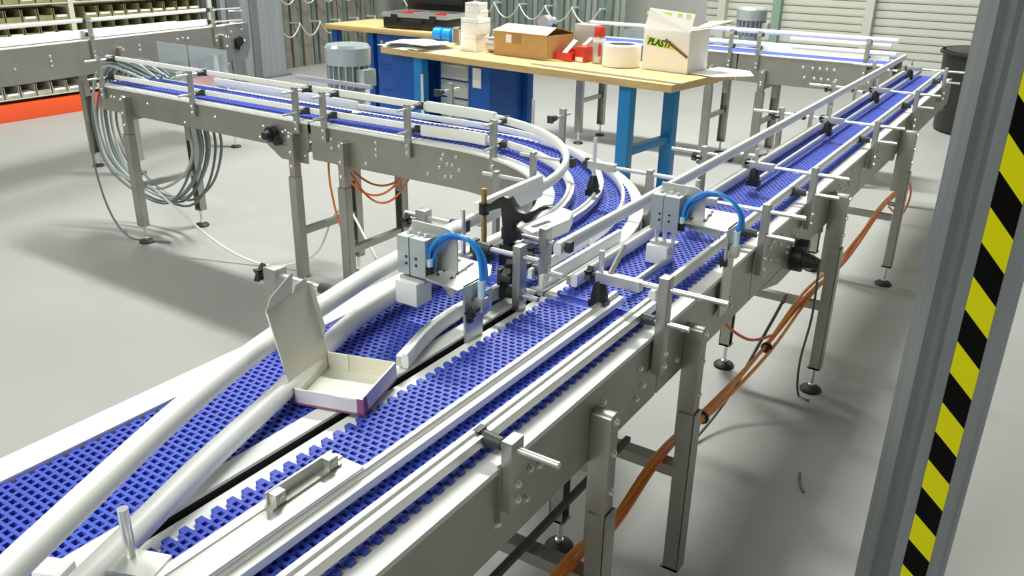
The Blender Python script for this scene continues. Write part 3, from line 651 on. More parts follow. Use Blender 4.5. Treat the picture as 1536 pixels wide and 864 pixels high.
# black trigger clamp with its rod
tc = thing('trigger_clamp', 'black curved sensor arm clamped on a brass-coloured rod beside the blue tubes', 'clamp', (-1.10, 1.58, 0.895))
arm = [(-1.087, 1.045), (-1.051, 1.072), (-1.037, 1.080), (-1.022, 1.077), (-1.010, 1.061), (-0.994, 1.050), (-0.975, 1.048), (-0.952, 1.060), (-0.939, 1.070), (-0.917, 1.077), (-0.906, 1.076), (-0.919, 1.068), (-0.939, 1.058), (-0.954, 1.041), (-0.961, 1.031), (-0.974, 1.025), (-0.984, 1.029), (-1.000, 1.020), (-1.011, 1.005), (-0.999, 0.999), (-0.999, 0.980), (-1.020, 0.961), (-1.035, 0.956), (-1.037, 0.991), (-1.042, 1.043), (-1.043, 1.050), (-1.087, 1.030)]
part('arm', MB().plate([(x, 1.568, z) for x, z in arm], (0, 1, 0), 0.024), 'black', tc, bevel=0.003)
part('rod', MB().cyl((-1.098, 1.58, 0.935), (-1.098, 1.58, 1.085), 0.0068, 12), 'brass', tc, True)
part('collar', MB().cyl((-1.098, 1.58, 1.022), (-1.098, 1.58, 1.050), 0.0125, 14), 'black', tc, True)
part('base_block', MB().b2(-1.118, -1.078, 1.56, 1.60, 0.905, 0.940), 'dkgreen', tc, bevel=0.002)
part('locking_foot', MB().b2(-1.045, -1.010, 1.565, 1.60, 0.908, 0.962), 'black', tc, bevel=0.002)
part('thin_pin', MB().cyl((-1.145, 1.56, 0.915), (-1.145, 1.56, 1.03), 0.006, 10), 'rod', tc, True)
wbk = thing('rail_joint_block', 'white slotted plastic joint block on the rail beside the black clamp', 'block', (-1.05, 1.8, 0.905))
part('block', MB().prism([(-1.075, 1.72), (-1.035, 1.70), (-1.018, 1.76), (-1.012, 1.85), (-1.038, 1.915), (-1.078, 1.93), (-1.082, 1.82)], 0.918, 0.955), 'white', wbk, bevel=0.004)
part('slot', MB().bar((-1.055, 1.735, 0.9556), (-1.045, 1.80, 0.9556), 0.012, 0.002), 'black', wbk)
part('foot_pin', MB().cyl((-1.05, 1.82, 0.866), (-1.05, 1.82, 0.92), 0.008, 10), 'rod', wbk, True)

# ------------------------------------------------------------------ open carton
ct = thing('carton', 'small open cream carton with mauve edges and raised lid', 'carton', (-0.96, 0.95, 0.866))
O = Vector((-1.020, 0.873, 0.8697)); e1 = Vector((0.958, 0.287, 0)); e2 = Vector((-0.287, 0.958, 0)); W_, D_, H_ = 0.142, 0.138, 0.036; ez = Vector((0, 0, 1))
def Q(a, b, c): return O + e1 * a + e2 * b + ez * c
def cplate(name, pts, nrm, m, th=0.0016, parent=ct, lab=None): return part(name, MB().plate(pts, nrm, th), m, parent, label=lab)
cplate('tray_bottom', [Q(0, 0, 0), Q(W_, 0, 0), Q(W_, D_, 0), Q(0, D_, 0)], ez, 'carton_in')
fr = cplate('front_wall', [Q(0, 0, 0), Q(W_, 0, 0), Q(W_, 0, H_ - 0.004), Q(W_ * 0.78, 0, H_ - 0.007), Q(W_ * 0.5, 0, H_ - 0.005), Q(0.01, 0, H_ - 0.006), Q(0, 0, H_)], e2, 'lilac')
for a0, a1 in ((0, 0.010), (W_ - 0.013, W_)): cplate('printed_edge', [Q(a0, -0.0006, 0), Q(a1, -0.0006, 0), Q(a1, -0.0006, H_ - 0.004), Q(a0, -0.0006, H_ - 0.004)], e2, 'mauve', 0.0005, fr)
cplate('printed_edge', [Q(0, -0.0006, 0), Q(W_, -0.0006, 0), Q(W_, -0.0006, 0.004), Q(0, -0.0006, 0.004)], e2, 'mauve', 0.0005, fr)
sd = cplate('side_wall', [Q(W_, 0, 0), Q(W_, D_, 0), Q(W_, D_, H_), Q(W_, 0, H_)], -e1, 'lilac')
cplate('printed_edge', [Q(W_ + 0.0006, 0, 0), Q(W_ + 0.0006, 0.018, 0), Q(W_ + 0.0006, 0.010, H_), Q(W_ + 0.0006, 0, H_)], -e1, 'mauve', 0.0005, sd)
cplate('printed_edge', [Q(W_ + 0.0006, 0, 0), Q(W_ + 0.0006, D_, 0), Q(W_ + 0.0006, D_, 0.004), Q(W_ + 0.0006, 0, 0.004)], -e1, 'mauve', 0.0005, sd)
cplate('inner_wall', [Q(W_ - 0.0018, 0.002, 0.001), Q(W_ - 0.0018, D_, 0.001), Q(W_ - 0.0018, D_, H_), Q(W_ - 0.0018, 0.002, H_)], -e1, 'carton_in')
cplate('inner_wall', [Q(0.003, 0.0018, 0.001), Q(W_ - 0.003, 0.0018, 0.001), Q(W_ - 0.003, 0.0018, H_ - 0.006), Q(0.003, 0.0018, H_ - 0.006)], e2, 'carton_in')
cplate('back_wall', [Q(0, D_, 0), Q(W_, D_, 0), Q(W_, D_, H_), Q(0, D_, H_)], -e2, 'carton')
cplate('corner_tab', [Q(0.004, D_ - 0.002, 0.001), Q(0.045, D_ - 0.002, 0.001), Q(0.045, D_ - 0.002, H_), Q(0.004, D_ - 0.002, H_)], -e2, 'carton_in')
cplate('side_wall', [Q(0, 0, 0), Q(0, D_, 0), Q(0, D_, H_), Q(0, 0, H_)], e1, 'carton')
la = math.radians(77); ld = -e1 * math.cos(la) + ez * math.sin(la); ln_ = e1 * math.sin(la) + ez * math.cos(la)
Ht = 0.140; B0 = Q(0, 0, H_); B1 = Q(0, D_, H_)
lid = cplate('lid', [B0, B0 + ld * Ht, B1 + ld * Ht, B1], ln_, 'carton')
fd = (ld * 0.85 + ln_ * 0.35).normalized()
T0 = B0 + ld * Ht; T1_ = B1 + ld * Ht
cplate('tuck_flap', [T0, T0 + fd * 0.022 + e2 * 0.012, T0 + fd * 0.042 + e2 * 0.075, T0 + fd * 0.040 + e2 * 0.083, T0 + e2 * 0.085], ln_, 'carton', 0.0012, lid)
cplate('tuck_flap', [T0 + e2 * 0.090, T0 + e2 * 0.094 + fd * 0.012, T1_ - e2 * 0.004 + fd * 0.012, T1_], ln_, 'carton', 0.0012, lid)
sf = (ln_ * 0.75 - e2 * 0.66).normalized()
cplate('side_flap', [B0 + ld * Ht, B0 + ld * Ht * 0.97 + sf * 0.012, B0 + ld * 0.05 + sf * 0.010, B0 + ld * 0.02], -e2, 'carton_in', 0.0012, lid)
sf2 = (ln_ * 0.80 + e2 * 0.55).normalized()
cplate('side_flap', [B1 + ld * Ht, B1 + ld * Ht * 0.97 + sf2 * 0.010, B1 + ld * 0.05 + sf2 * 0.010, B1 + ld * 0.02], e2, 'carton_in', 0.0012, lid)

# ------------------------------------------------------------------ geared motors
def motor(name, label, x, y, z0, z1, r, gy):
    t = thing(name, label, 'motor', (x, y, z0), 'upright drive motors')
    h = z1 - z0
    part('fan_cowl', MB().lathe((x, y, z0), [(r * 1.02, h * 0.55), (r * 1.04, h * 0.92), (r * 0.94, h * 0.985), (r * 0.55, h), (0.0001, h)], 28), 'motor', t, True)
    part('body', MB().lathe((x, y, z0), [(r * 0.86, 0), (r * 0.86, h * 0.56)], 24), 'motor_d', t, True)
    for k in range(20):
        a = 2 * PI * k / 20
        part('cooling_fin', MB().box((x + r * 0.92 * math.cos(a), y + r * 0.92 * math.sin(a), z0 + h * 0.30), (r * 0.16, 0.006, h * 0.50), a), 'motor', t)
    part('terminal_box', MB().b2(x + r * 0.8, x + r * 1.3, y - 0.045, y + 0.045, z0 + h * 0.10, z0 + h * 0.48), 'motor', t, bevel=0.004)
    part('flange', MB().lathe((x, y, z0 - 0.10), [(r * 0.9, 0), (r * 0.9, 0.02), (r * 0.7, 0.03), (r * 0.7, 0.10), (0.0001, 0.10)], 20), 'motor', t, True)
    part('gearbox', MB().b2(x - 0.07, x + 0.07, y - gy, y + 0.08, z0 - 0.24, z0 - 0.10), 'motor', t, bevel=0.008)
    return t
motor('drive_motor', 'silver drive motor standing behind the left conveyor beside the blue cabinet', -3.10, 3.24, 0.90, 1.125, 0.112, 0.245)

# ------------------------------------------------------------------ workbench and what is on it
BZ = 0.86
wbch = thing('workbench', 'long beech-topped workbench with bright blue legs and drawer cabinet', 'workbench', (-4.38, 4.93, 0))
ox, oy = -4.38, 4.93
def bb(x0, x1, y0, y1, z0, z1): return MB().b2(ox + x0, ox + x1, oy + y0, oy + y1, z0, z1)
part('bench_top', bb(0, 2.49, 0, 0.76, BZ - 0.045, BZ), 'wood', wbch, bevel=0.003)
for a, b in ((2.10, 0.05), (2.10, 0.60)):
    part('leg', bb(a, a + 0.085, b, b + 0.07, 0.0, BZ - 0.045), 'blue', wbch, bevel=0.004)
part('leg_rail', bb(2.115, 2.17, 0.12, 0.60, 0.37, 0.42), 'blue', wbch, bevel=0.003)
part('leg', bb(0.30, 0.385, 0.05, 0.12, 0.0, BZ - 0.045), 'blue', wbch, bevel=0.004)
part('leg', bb(0.86, 0.945, 0.60, 0.67, 0.0, BZ - 0.045), 'blue_d', wbch, bevel=0.004)
part('side_panel', bb(0.03, 0.30, 0.08, 0.70, 0.06, BZ - 0.045), 'blue_d', wbch, bevel=0.003)
cb = part('drawer_cabinet', bb(0.40, 0.90, 0.22, 0.70, 0.10, BZ - 0.045), 'blue_d', wbch, bevel=0.003)
for k in range(5):
    z0 = 0.14 + k * 0.13
    d = part('drawer', bb(0.43, 0.70, 0.205, 0.225, z0, z0 + 0.115), 'drawer', cb, bevel=0.002)
    part('drawer_grip', bb(0.44, 0.69, 0.195, 0.207, z0 + 0.088, z0 + 0.105), 'alu', d)
part('notice', bb(0.74, 0.82, 0.214, 0.220, 0.62, 0.76), 'paper', cb)
wbch.rotation_euler = (0, 0, math.radians(-6.7))

def boxy(name, label, cat, c, s, m, rz=-0.117, group=None, bev=0.002): return solo(name, MB().box(c, s, rz), m, label, cat, group, bevel=bev)
BT = BZ + 0.001
# stack of white boxes
zc = BT
for k, (w_, d_, h_, dx, lab) in enumerate(((0.150, 0.15, 0.125, 0.0, 'bottom white box of the stack on the workbench'), (0.155, 0.155, 0.105, 0.006, 'wide white box second from the bottom of the stack'), (0.118, 0.12, 0.055, 0.014, 'flat white box third up in the stack'), (0.115, 0.12, 0.050, 0.012, 'topmost flat white box of the stack on the workbench'))):
    t = thing('white_box', lab, 'box', (-3.70 + dx, 5.20, zc), 'stacked white boxes')
    part('body', MB().box((-3.70 + dx, 5.20, zc + h_ / 2), (w_, d_, h_), -0.117 + 0.15 * (k % 2)), 'paper', t, bevel=0.002)
    part('lid_seam', MB().box((-3.70 + dx, 5.20, zc + h_ * 0.72), (w_ + 0.002, d_ + 0.002, 0.002), -0.117 + 0.15 * (k % 2)), 'drawer', t)
    zc += h_ + 0.0005
# papers
for k in range(7):
    mb = MB(); cx_, cy_ = -4.20 + 0.06 * random.uniform(-1, 1) + k * 0.012, 5.10 + 0.05 * random.uniform(-1, 1); rz = random.uniform(-0.4, 0.3); z = BT + 0.001 + k * 0.007
    nx_ = 8; vs = []
    for i in range(nx_ + 1):
        for j in (0, 1):
            u = (i / nx_ - 0.5) * 0.40; v = (j - 0.5) * 0.28
            vs.append((cx_ + u * math.cos(rz) - v * math.sin(rz), cy_ + u * math.sin(rz) + v * math.cos(rz), z + 0.0025 * math.sin(i * 1.1 + k)))
    mb.add(vs, [(2 * i, 2 * i + 2, 2 * i + 3, 2 * i + 1) for i in range(nx_)])
    me_o = solo('paper_sheet', mb, 'paper' if k != 3 else 'paper2', 'loose white paper sheet in the untidy pile at the workbench end', 'paper', 'papers in the pile on the workbench')
    sm = me_o.modifiers.new('thickness', 'SOLIDIFY'); sm.thickness = 0.0012
solo('paper_sheet', MB().box((-3.92, 5.03, BT + 0.001), (0.34, 0.16, 0.001), -0.15), 'paper', 'flat white sheet between the paper pile and white boxes', 'paper')
# blue tape dispenser
t = thing('tape_dispenser', 'bright blue twin roll dispenser with silver frame behind the papers', 'dispenser', (-4.150, 5.42, BT))
for dx in (-0.045, 0.045): part('roll', MB().cyl((-4.150 + dx - 0.038, 5.42, BT + 0.065), (-4.150 + dx + 0.038, 5.42, BT + 0.065), 0.052, 18), 'tube', t, True)
part('frame', MB().b2(-4.260, -4.040, 5.38, 5.46, BT, BT + 0.012).b2(-4.045, -4.035, 5.38, 5.46, BT, BT + 0.13).b2(-3.980, -3.970, 5.38, 5.46, BT, BT + 0.13).b2(-4.045, -3.970, 5.38, 5.46, BT + 0.12, BT + 0.13).b2(-4.260, -3.970, 5.40, 5.44, BT, BT + 0.01), 'silver_edge', t)
solo('jar', MB().lathe((-3.93, 5.52, BT), [(0.04, 0), (0.042, 0.11), (0.03, 0.14), (0.03, 0.16), (0.0001, 0.16)], 16), 'card_l', 'small cream jar behind the stacked white boxes', 'jar', smooth=True)
# metal tape roll
t = thing('tape_roll', 'silver tape roll lying between white boxes and cardboard box', 'tape', (-3.522, 5.26, BT))
part('roll', MB().cyl((-3.577, 5.215, BT + 0.05), (-3.497, 5.205, BT + 0.05), 0.05, 20), 'silver_edge', t, True)
part('core', MB().cyl((-3.582, 5.2155, BT + 0.05), (-3.492, 5.2045, BT + 0.05), 0.028, 16), 'card_l', t, True)
part('loose_end', MB().box((-3.527, 5.215, BT + 0.103), (0.08, 0.08, 0.006), -0.13), 'paper', t)
# cardboard box
t = thing('cardboard_box', 'brown open cardboard box with taped front flap on the workbench', 'box', (-3.2, 5.25, BT))
rz = -0.125; cxb, cyb = -3.22, 5.24
def cbx(dx, dy, z, s): return MB().box((cxb + dx * math.cos(rz) - dy * math.sin(rz), cyb + dx * math.sin(rz) + dy * math.cos(rz), z), s, rz)
part('front_wall', cbx(0, -0.15, BT + 0.08, (0.48, 0.006, 0.16)), 'card', t); part('back_wall', cbx(0, 0.15, BT + 0.08, (0.48, 0.006, 0.16)), 'card', t)
for s in (-1, 1): part('side_wall', cbx(0.237 * s, 0, BT + 0.08, (0.006, 0.30, 0.16)), 'card', t)
part('base', cbx(0, 0, BT + 0.003, (0.47, 0.29, 0.005)), 'card', t)
def cpt(dx, dy, z): return (cxb + dx * math.cos(rz) - dy * math.sin(rz), cyb + dx * math.sin(rz) + dy * math.cos(rz), z)
part('top_flap', MB().plate([cpt(-0.245, -0.165, BT + 0.162), cpt(0.245, -0.165, BT + 0.162), cpt(0.20, 0.0, BT + 0.20), cpt(-0.24, 0.0, BT + 0.20)], (0, 0, 1), 0.005), 'card_l', t)
part('top_flap', MB().plate([cpt(-0.24, 0.15, BT + 0.16), cpt(0.24, 0.15, BT + 0.16), cpt(0.24, 0.02, BT + 0.195), cpt(-0.24, 0.02, BT + 0.195)], (0, 0, 1), 0.004), 'card', t)
part('tape', cbx(-0.03, -0.1545, BT + 0.125, (0.08, 0.002, 0.075)), 'card_d', t); part('address_label', cbx(-0.10, -0.1545, BT + 0.12, (0.05, 0.002, 0.055)), 'paper', t)
solo('paper_sheet', MB().box((-2.93, 5.13, BT + 0.004), (0.24, 0.05, 0.003), 0.55), 'card_l', 'narrow cream strip leaning by the cardboard box corner', 'paper')
# red trays
t = thing('parts_tray', 'low red parts tray holding folded white leaflets', 'tray', (-2.88, 5.22, BT))
part('tray', MB().box((-2.905, 5.20, BT + 0.004), (0.13, 0.16, 0.006), -0.12).box((-2.905, 5.12, BT + 0.03), (0.13, 0.006, 0.055), -0.12).box((-2.905, 5.28, BT + 0.035), (0.13, 0.006, 0.065), -0.12).box((-2.968, 5.20, BT + 0.03), (0.006, 0.16, 0.05), -0.12).box((-2.842, 5.20, BT + 0.03), (0.006, 0.16, 0.06), -0.12), 'red', t)
solo('leaflet', MB().plate([(-2.94, 5.16, BT + 0.05), (-2.90, 5.155, BT + 0.05), (-2.86, 5.23, BT + 0.13), (-2.90, 5.24, BT + 0.13)], (0.3, -0.6, 0.6), 0.003), 'paper', 'folded white leaflet standing in the low red tray', 'leaflet')
t = thing('parts_tray', 'tall red parts box with pale label beside the spray can', 'tray', (-2.79, 5.2, BT))
part('tray', MB().box((-2.79, 5.21, BT + 0.05), (0.085, 0.12, 0.10), -0.12), 'red', t, bevel=0.003)
part('label_plate', MB().box((-2.80, 5.146, BT + 0.018), (0.06, 0.004, 0.03), -0.12), 'paper', t)
solo('leaflet', MB().plate([(-2.82, 5.22, BT + 0.103), (-2.79, 5.215, BT + 0.103), (-2.76, 5.26, BT + 0.15), (-2.79, 5.27, BT + 0.15)], (0.3, -0.6, 0.6), 0.003), 'paper', 'small white slip lying on the tall red parts box', 'leaflet')
solo('cable_box', MB().box((-2.90, 5.44, BT + 0.11), (0.17, 0.08, 0.22), -0.1), 'drawer', 'grey junction box standing behind the red trays', 'box', bevel=0.004)
t = thing('spray_can', 'grey spray can with red cap standing on the workbench', 'can', (-2.675, 5.19, BT))
part('can', MB().lathe((-2.675, 5.19, BT), [(0.04, 0), (0.042, 0.006), (0.042, 0.165), (0.034, 0.178), (0.0001, 0.178)], 20), 'can', t, True)
part('cap', MB().lathe((-2.675, 5.19, BT + 0.172), [(0.038, 0), (0.038, 0.058), (0.034, 0.065), (0.0001, 0.065)], 20), 'red', t, True)
part('print_band', MB().lathe((-2.675, 5.19, BT + 0.14), [(0.0425, 0), (0.0425, 0.022)], 20), 'paper', t, True)
part('red_print', MB().box((-2.653, 5.157, BT + 0.09), (0.02, 0.012, 0.08), 0.55), 'red', t)
t = thing('white_roll', 'fat white label roll with shade painted in its hole, standing on the workbench', 'roll', (-2.495, 5.17, BT))
part('roll', MB().lathe((-2.495, 5.17, BT), [(0.09, 0.002), (0.122, 0.0), (0.126, 0.005), (0.126, 0.134), (0.118, 0.142), (0.094, 0.142), (0.090, 0.136), (0.090, 0.01)], 36), 'paper', t, True)
part('core', MB().lathe((-2.495, 5.17, BT), [(0.089, 0.004), (0.089, 0.139), (0.080, 0.1405), (0.0001, 0.1405)], 24), 'black', t, True)  # black plug in the hollow, shade of the hole as colour
# white printed box
t = thing('printed_box', 'tall white box with lime green lettering and open flaps', 'box', (-2.15, 5.25, BT))
rz2 = -0.117; pbx, pby = -2.155, 5.245; BW, BD, BH = 0.345, 0.26, 0.325
def pp_(dx, dy, z): return (pbx + dx * math.cos(rz2) - dy * math.sin(rz2), pby + dx * math.sin(rz2) + dy * math.cos(rz2), BT + z)
part('body', MB().plate([pp_(-BW / 2 + 0.01, -BD / 2, 0), pp_(BW / 2 - 0.005, -BD / 2, 0), pp_(BW / 2 - 0.005, BD / 2, 0), pp_(-BW / 2 + 0.01, BD / 2, 0)], (0, 0, 1), BH * 0.80), 'paper', t, bevel=0.003)
part('front_flap', MB().plate([pp_(-BW / 2 + 0.01, -BD / 2 - 0.002, 0.25), pp_(BW / 2 - 0.003, -BD / 2 - 0.002, 0.25), pp_(BW / 2 + 0.006, -BD / 2 + 0.02, 0.355), pp_(-BW / 2 + 0.03, -BD / 2 + 0.02, 0.375), pp_(-BW / 2 + 0.02, -BD / 2 + 0.01, 0.31)], (0, 1, 0.1), 0.006), 'paper', t)
part('side_flap', MB().plate([pp_(BW / 2 - 0.01, -BD / 2 + 0.03, 0.262), pp_(BW / 2 + 0.10, -BD / 2 + 0.04, 0.285), pp_(BW / 2 + 0.16, BD / 2 - 0.02, 0.315), pp_(BW / 2 - 0.01, BD / 2, 0.30)], (0, 0, 1), 0.005), 'card_l', t)
part('print_panel', MB().plate([pp_(-BW / 2 + 0.035, -BD / 2 - 0.0015, 0.155), pp_(BW / 2 - 0.10, -BD / 2 - 0.0015, 0.135), pp_(BW / 2 - 0.10, -BD / 2 - 0.0015, 0.175), pp_(-BW / 2 + 0.035, -BD / 2 - 0.0015, 0.21)], (0, 1, 0), 0.001), 'lime', t)
for a, b in ((-0.16, -0.14), (-0.06, 0.02), (0.06, 0.09), (0.12, 0.15)):
    part('print_panel', MB().plate([pp_(a, -BD / 2 + 0.014, 0.338), pp_(b, -BD / 2 + 0.014, 0.336), pp_(b, -BD / 2 + 0.0175, 0.356), pp_(a, -BD / 2 + 0.0175, 0.358)], (0, 1, 0.1), 0.001), 'lime', t)
part('brown_strap', MB().bar(pp_(0.0, -BD / 2 - 0.004, 0.195), pp_(BW / 2 - 0.01, -BD / 2 - 0.004, 0.10), 0.006, 0.014), 'brown', t)
fc_ = bpy.data.curves.new('lettering', 'FONT'); fc_.body = 'PLASTI'; fc_.size = 0.056; fc_.shear = 0.25; fc_.offset = 0.0018; fc_.extrude = 0.0006; fc_.space_character = 0.95
to = bpy.data.objects.new('lettering', fc_); COL.objects.link(to)
dg = bpy.context.evaluated_depsgraph_get(); me_t = bpy.data.meshes.new_from_object(to.evaluated_get(dg)); bpy.data.objects.remove(to)
me_t.materials.clear(); me_t.materials.append(MT['ink'])
lo = bpy.data.objects.new('lettering', me_t); COL.objects.link(lo); lo['label'] = 'dark green lettering PLASTI'
lo.parent = t; lo.matrix_parent_inverse = WT[t.name].inverted()
lo.matrix_basis = Matrix.Translation(pp_(-BW / 2 + 0.042, -BD / 2 - 0.0025, 0.160)) @ Matrix.Rotation(rz2, 4, 'Z') @ Matrix.Rotation(PI / 2, 4, 'X') @ Matrix.Rotation(-0.08, 4, 'Z')
solo('paper_sheet', MB().plate([(-2.0, 5.12, BT + 0.004), (-1.80, 5.05, BT + 0.006), (-1.66, 5.36, BT - 0.01), (-1.72, 5.46, BT + 0.004), (-1.95, 5.50, BT + 0.004)], (0, 0, 1), 0.002), 'paper', 'white sheet overhanging the workbench end beside the printed box', 'paper')
solo('steel_rule', MB().bar((-2.99, 4.86, BT + 0.005), (-1.86, 4.70, BT + 0.005), 0.03, 0.008), 'silver_edge', 'long silver rule lying along the workbench front edge', 'rule')

# back desk with tool case
bd = thing('desk', 'second beech-topped desk with royal blue cabinet behind the workbench', 'desk', (-5.3, 6.1, 0))
part('desk_top', MB().b2(-5.95, -4.55, 5.93, 6.62, BZ - 0.045, BZ), 'wood', bd, bevel=0.003)
dcb = part('cabinet', MB().b2(-5.35, -4.58, 5.98, 6.58, 0.05, BZ - 0.045), 'blue_d', bd, bevel=0.003)
for k in range(3): part('drawer', MB().b2(-5.30, -4.63, 5.97, 5.985, 0.10 + k * 0.23, 0.31 + k * 0.23), 'blue_d', dcb, bevel=0.003)
part('lock', MB().cyl((-5.28, 5.962, 0.74), (-5.28, 5.975, 0.74), 0.018, 12), 'bolt', dcb, True)
for x in (-5.90, -5.45): part('leg', MB().b2(x - 0.035, x + 0.035, 6.0, 6.07, 0, BZ - 0.045), 'blue_d', bd, bevel=0.003)
tcz = BZ + 0.002
tcs = thing('tool_case', 'open black tool case with silver rim on the back desk', 'case', (-5.0, 6.27, tcz))
rzc = 0.12
def kb(dx, dy, z0, z1, sx, sy): return MB().box((-4.98 + dx * math.cos(rzc) - dy * math.sin(rzc), 6.25 + dx * math.sin(rzc) + dy * math.cos(rzc), (z0 + z1) / 2), (sx, sy, z1 - z0), rzc)
part('shell', kb(0, 0, tcz, tcz + 0.10, 0.66, 0.44), 'black', tcs, bevel=0.02)
m_ = kb(0, -0.22, tcz + 0.10, tcz + 0.135, 0.68, 0.014); m2 = kb(0, 0.22, tcz + 0.10, tcz + 0.135, 0.68, 0.014); m3 = kb(-0.335, 0, tcz + 0.10, tcz + 0.135, 0.014, 0.45); m4 = kb(0.335, 0, tcz + 0.10, tcz + 0.135, 0.014, 0.45)
for q in (m2, m3, m4): m_.add(q.v, q.f)
part('rim', m_, 'silver_edge', tcs)
for dx in (-0.2, 0.2): part('latch', kb(dx, -0.232, tcz + 0.07, tcz + 0.125, 0.06, 0.016), 'black', tcs)
part('handle', kb(0.0, -0.25, tcz + 0.055, tcz + 0.085, 0.20, 0.02), 'black', tcs, bevel=0.004)
part('lid', MB().box((-5.03, 6.51, tcz + 0.33), (0.66, 0.10, 0.42), rzc), 'black', tcs, bevel=0.015)
part('hinge', MB().box((-5.01, 6.485, tcz + 0.12), (0.5, 0.03, 0.02), rzc), 'silver_edge', tcs)
part('lid_pocket', MB().box((-5.02, 6.445, tcz + 0.33), (0.56, 0.03, 0.28), rzc), 'rubber', tcs, bevel=0.006)
for k in range(5):
    solo('hand_tool', MB().bar((-5.22 + 0.11 * k, 6.20 + 0.02 * k, tcz + 0.115), (-5.12 + 0.11 * k, 6.33, tcz + 0.12), 0.03, 0.025), 'red' if k in (0, 3) else 'silver_edge', 'hand tool lying in the open black case', 'tool', 'hand tools in the case')
# ------------------------------------------------------------------ conveyors further back
def simple_belt(root, x0, x1, y0, y1, zt):
    plate_part(root, MB().b2(x0, x0 + 0.006, y0, y1, zt - 0.20, zt)); plate_part(root, MB().b2(x1 - 0.006, x1, y0, y1, zt - 0.20, zt))
xl = thing('conveyor', 'side conveyor of bare steel and white rails in front of the bin rack', 'conveyor', (-5.67, 4.73, 0))
ZL = 0.955; NX = -5.67; YA, YB = 1.3, 4.80
plate_part(xl, MB().b2(NX - 0.003, NX + 0.003, YA, 4.55, ZL - 0.215, ZL)); plate_part(xl, MB().b2(NX - 0.42, NX - 0.414, YA, YB, ZL - 0.215, ZL))
plate_part(xl, MB().plate([(NX - 0.003, 4.552, ZL - 0.27), (NX - 0.003, YB - 0.05, ZL - 0.27), (NX - 0.003, YB, ZL - 0.18), (NX - 0.003, YB, ZL + 0.005), (NX - 0.003, 4.552, ZL + 0.005)], (1, 0, 0), 0.008))
part('cross_plate', MB().b2(NX - 0.414, NX - 0.003, YA, YB - 0.02, ZL - 0.06, ZL - 0.054), 'steel2', xl)
part('belt', MB().b2(NX - 0.37, NX - 0.05, YA, YB - 0.03, ZL - 0.052, ZL - 0.035), 'belt', xl)
strip(xl, MB().b2(NX - 0.055, NX + 0.004, YA, YB - 0.05, ZL, ZL + 0.006)); strip(xl, MB().b2(NX - 0.418, NX - 0.365, YA, YB - 0.05, ZL, ZL + 0.006))
rail(xl, [(NX - 0.04, YA, ZL + 0.036), (NX - 0.04, 4.40, ZL + 0.036)], 0.02, 0.046); rail(xl, [(NX - 0.04, YA, ZL + 0.125), (NX - 0.04, 4.40, ZL + 0.125)], 0.02, 0.024)
rail(xl, [(NX - 0.37, YA, ZL + 0.015), (NX - 0.37, 4.40, ZL + 0.015)], 0.02, 0.024)
for yy in (2.1, 3.32, 4.42):
    post(xl, NX + 0.012, yy, (1, 0), ZL - 0.12, ZL + 0.145, [(ZL + 0.125, 0.035, 0.03), (ZL + 0.036, 0.035, 0.03)], wd=0.028, th=0.018)
for zz in (0.125, 0.036):
    part('cross_rod', MB().tube([(NX - 0.03, 4.46, ZL + zz), (NX + 0.03, 4.70, ZL + zz), (NX + 0.03, 4.72, ZL + zz - 0.02), (NX - 0.02, 4.62, ZL + zz - 0.02)], 0.006, 8), 'rod', xl, True)
for yy in (3.53, 4.50): leg(xl, NX + 0.022, yy, (1, 0), ZL - 0.12, 0.62, 0.10, 0.06); leg(xl, NX - 0.42, yy, (-1, 0), ZL - 0.12, 0.62, 0.10, 0.06)
part('drive_bearing', MB().cyl((NX, 4.66, ZL - 0.125), (NX + 0.035, 4.66, ZL - 0.125), 0.038, 16).bar((NX + 0.012, 4.66, ZL - 0.125), (NX + 0.012, 4.64, ZL - 0.19), 0.03, 0.03), 'black', xl, True)
for (yy, zz) in ((3.0, -0.07), (3.0, -0.10), (3.0, -0.13), (3.7, -0.07), (3.7, -0.10), (4.05, -0.06), (4.1, -0.055), (4.15, -0.06), (4.6, -0.05), (4.72, -0.04), (4.55, -0.08), (4.56, -0.09), (4.74, -0.13), (2.75, -0.12)): bolt(xl, (NX + 0.004, yy, ZL + zz), (1, 0, 0), 1.3)
xl.rotation_euler = (0, 0, math.radians(6.7))

bc = thing('conveyor', 'steel conveyor with white rails standing behind the workbench', 'conveyor', (-2.2, 6.5, 0))
BY0, BY1 = 6.36, 6.72
for a, b in ((-3.75, -2.115), (-2.105, -1.02)):
    plate_part(bc, MB().b2(a, b, BY0, BY0 + 0.006, 0.66, TOP)); plate_part(bc, MB().b2(a, b, BY1 - 0.006, BY1, 0.66, TOP))
part('cross_plate', MB().b2(-3.74, -1.04, BY0 + 0.006, BY1 - 0.006, 0.78, 0.786), 'steel2', bc)
part('belt', MB().b2(-3.72, -1.05, BY0 + 0.05, BY1 - 0.05, TOP - 0.02, TOP + 0.004), 'belt', bc)
strip(bc, MB().b2(-3.75, -1.02, BY0 - 0.004, BY0 + 0.055, TOP, TOP + 0.006)); strip(bc, MB().b2(-3.75, -1.02, BY1 - 0.055, BY1 + 0.004, TOP, TOP + 0.006))
for zz, yy, x0, x1, ht in ((0.905, BY0 + 0.06, -1.95, -1.06, 0.04), (0.905, BY1 - 0.07, -3.0, -1.06, 0.04), (1.0, BY0 + 0.06, -3.4, -2.75, 0.028), (1.0, BY1 - 0.06, -2.5, -1.06, 0.035), (0.985, BY0 + 0.05, -1.75, -1.06, 0.035)):
    rail(bc, [(x0, yy, zz), (x1, yy, zz)], 0.02, ht)
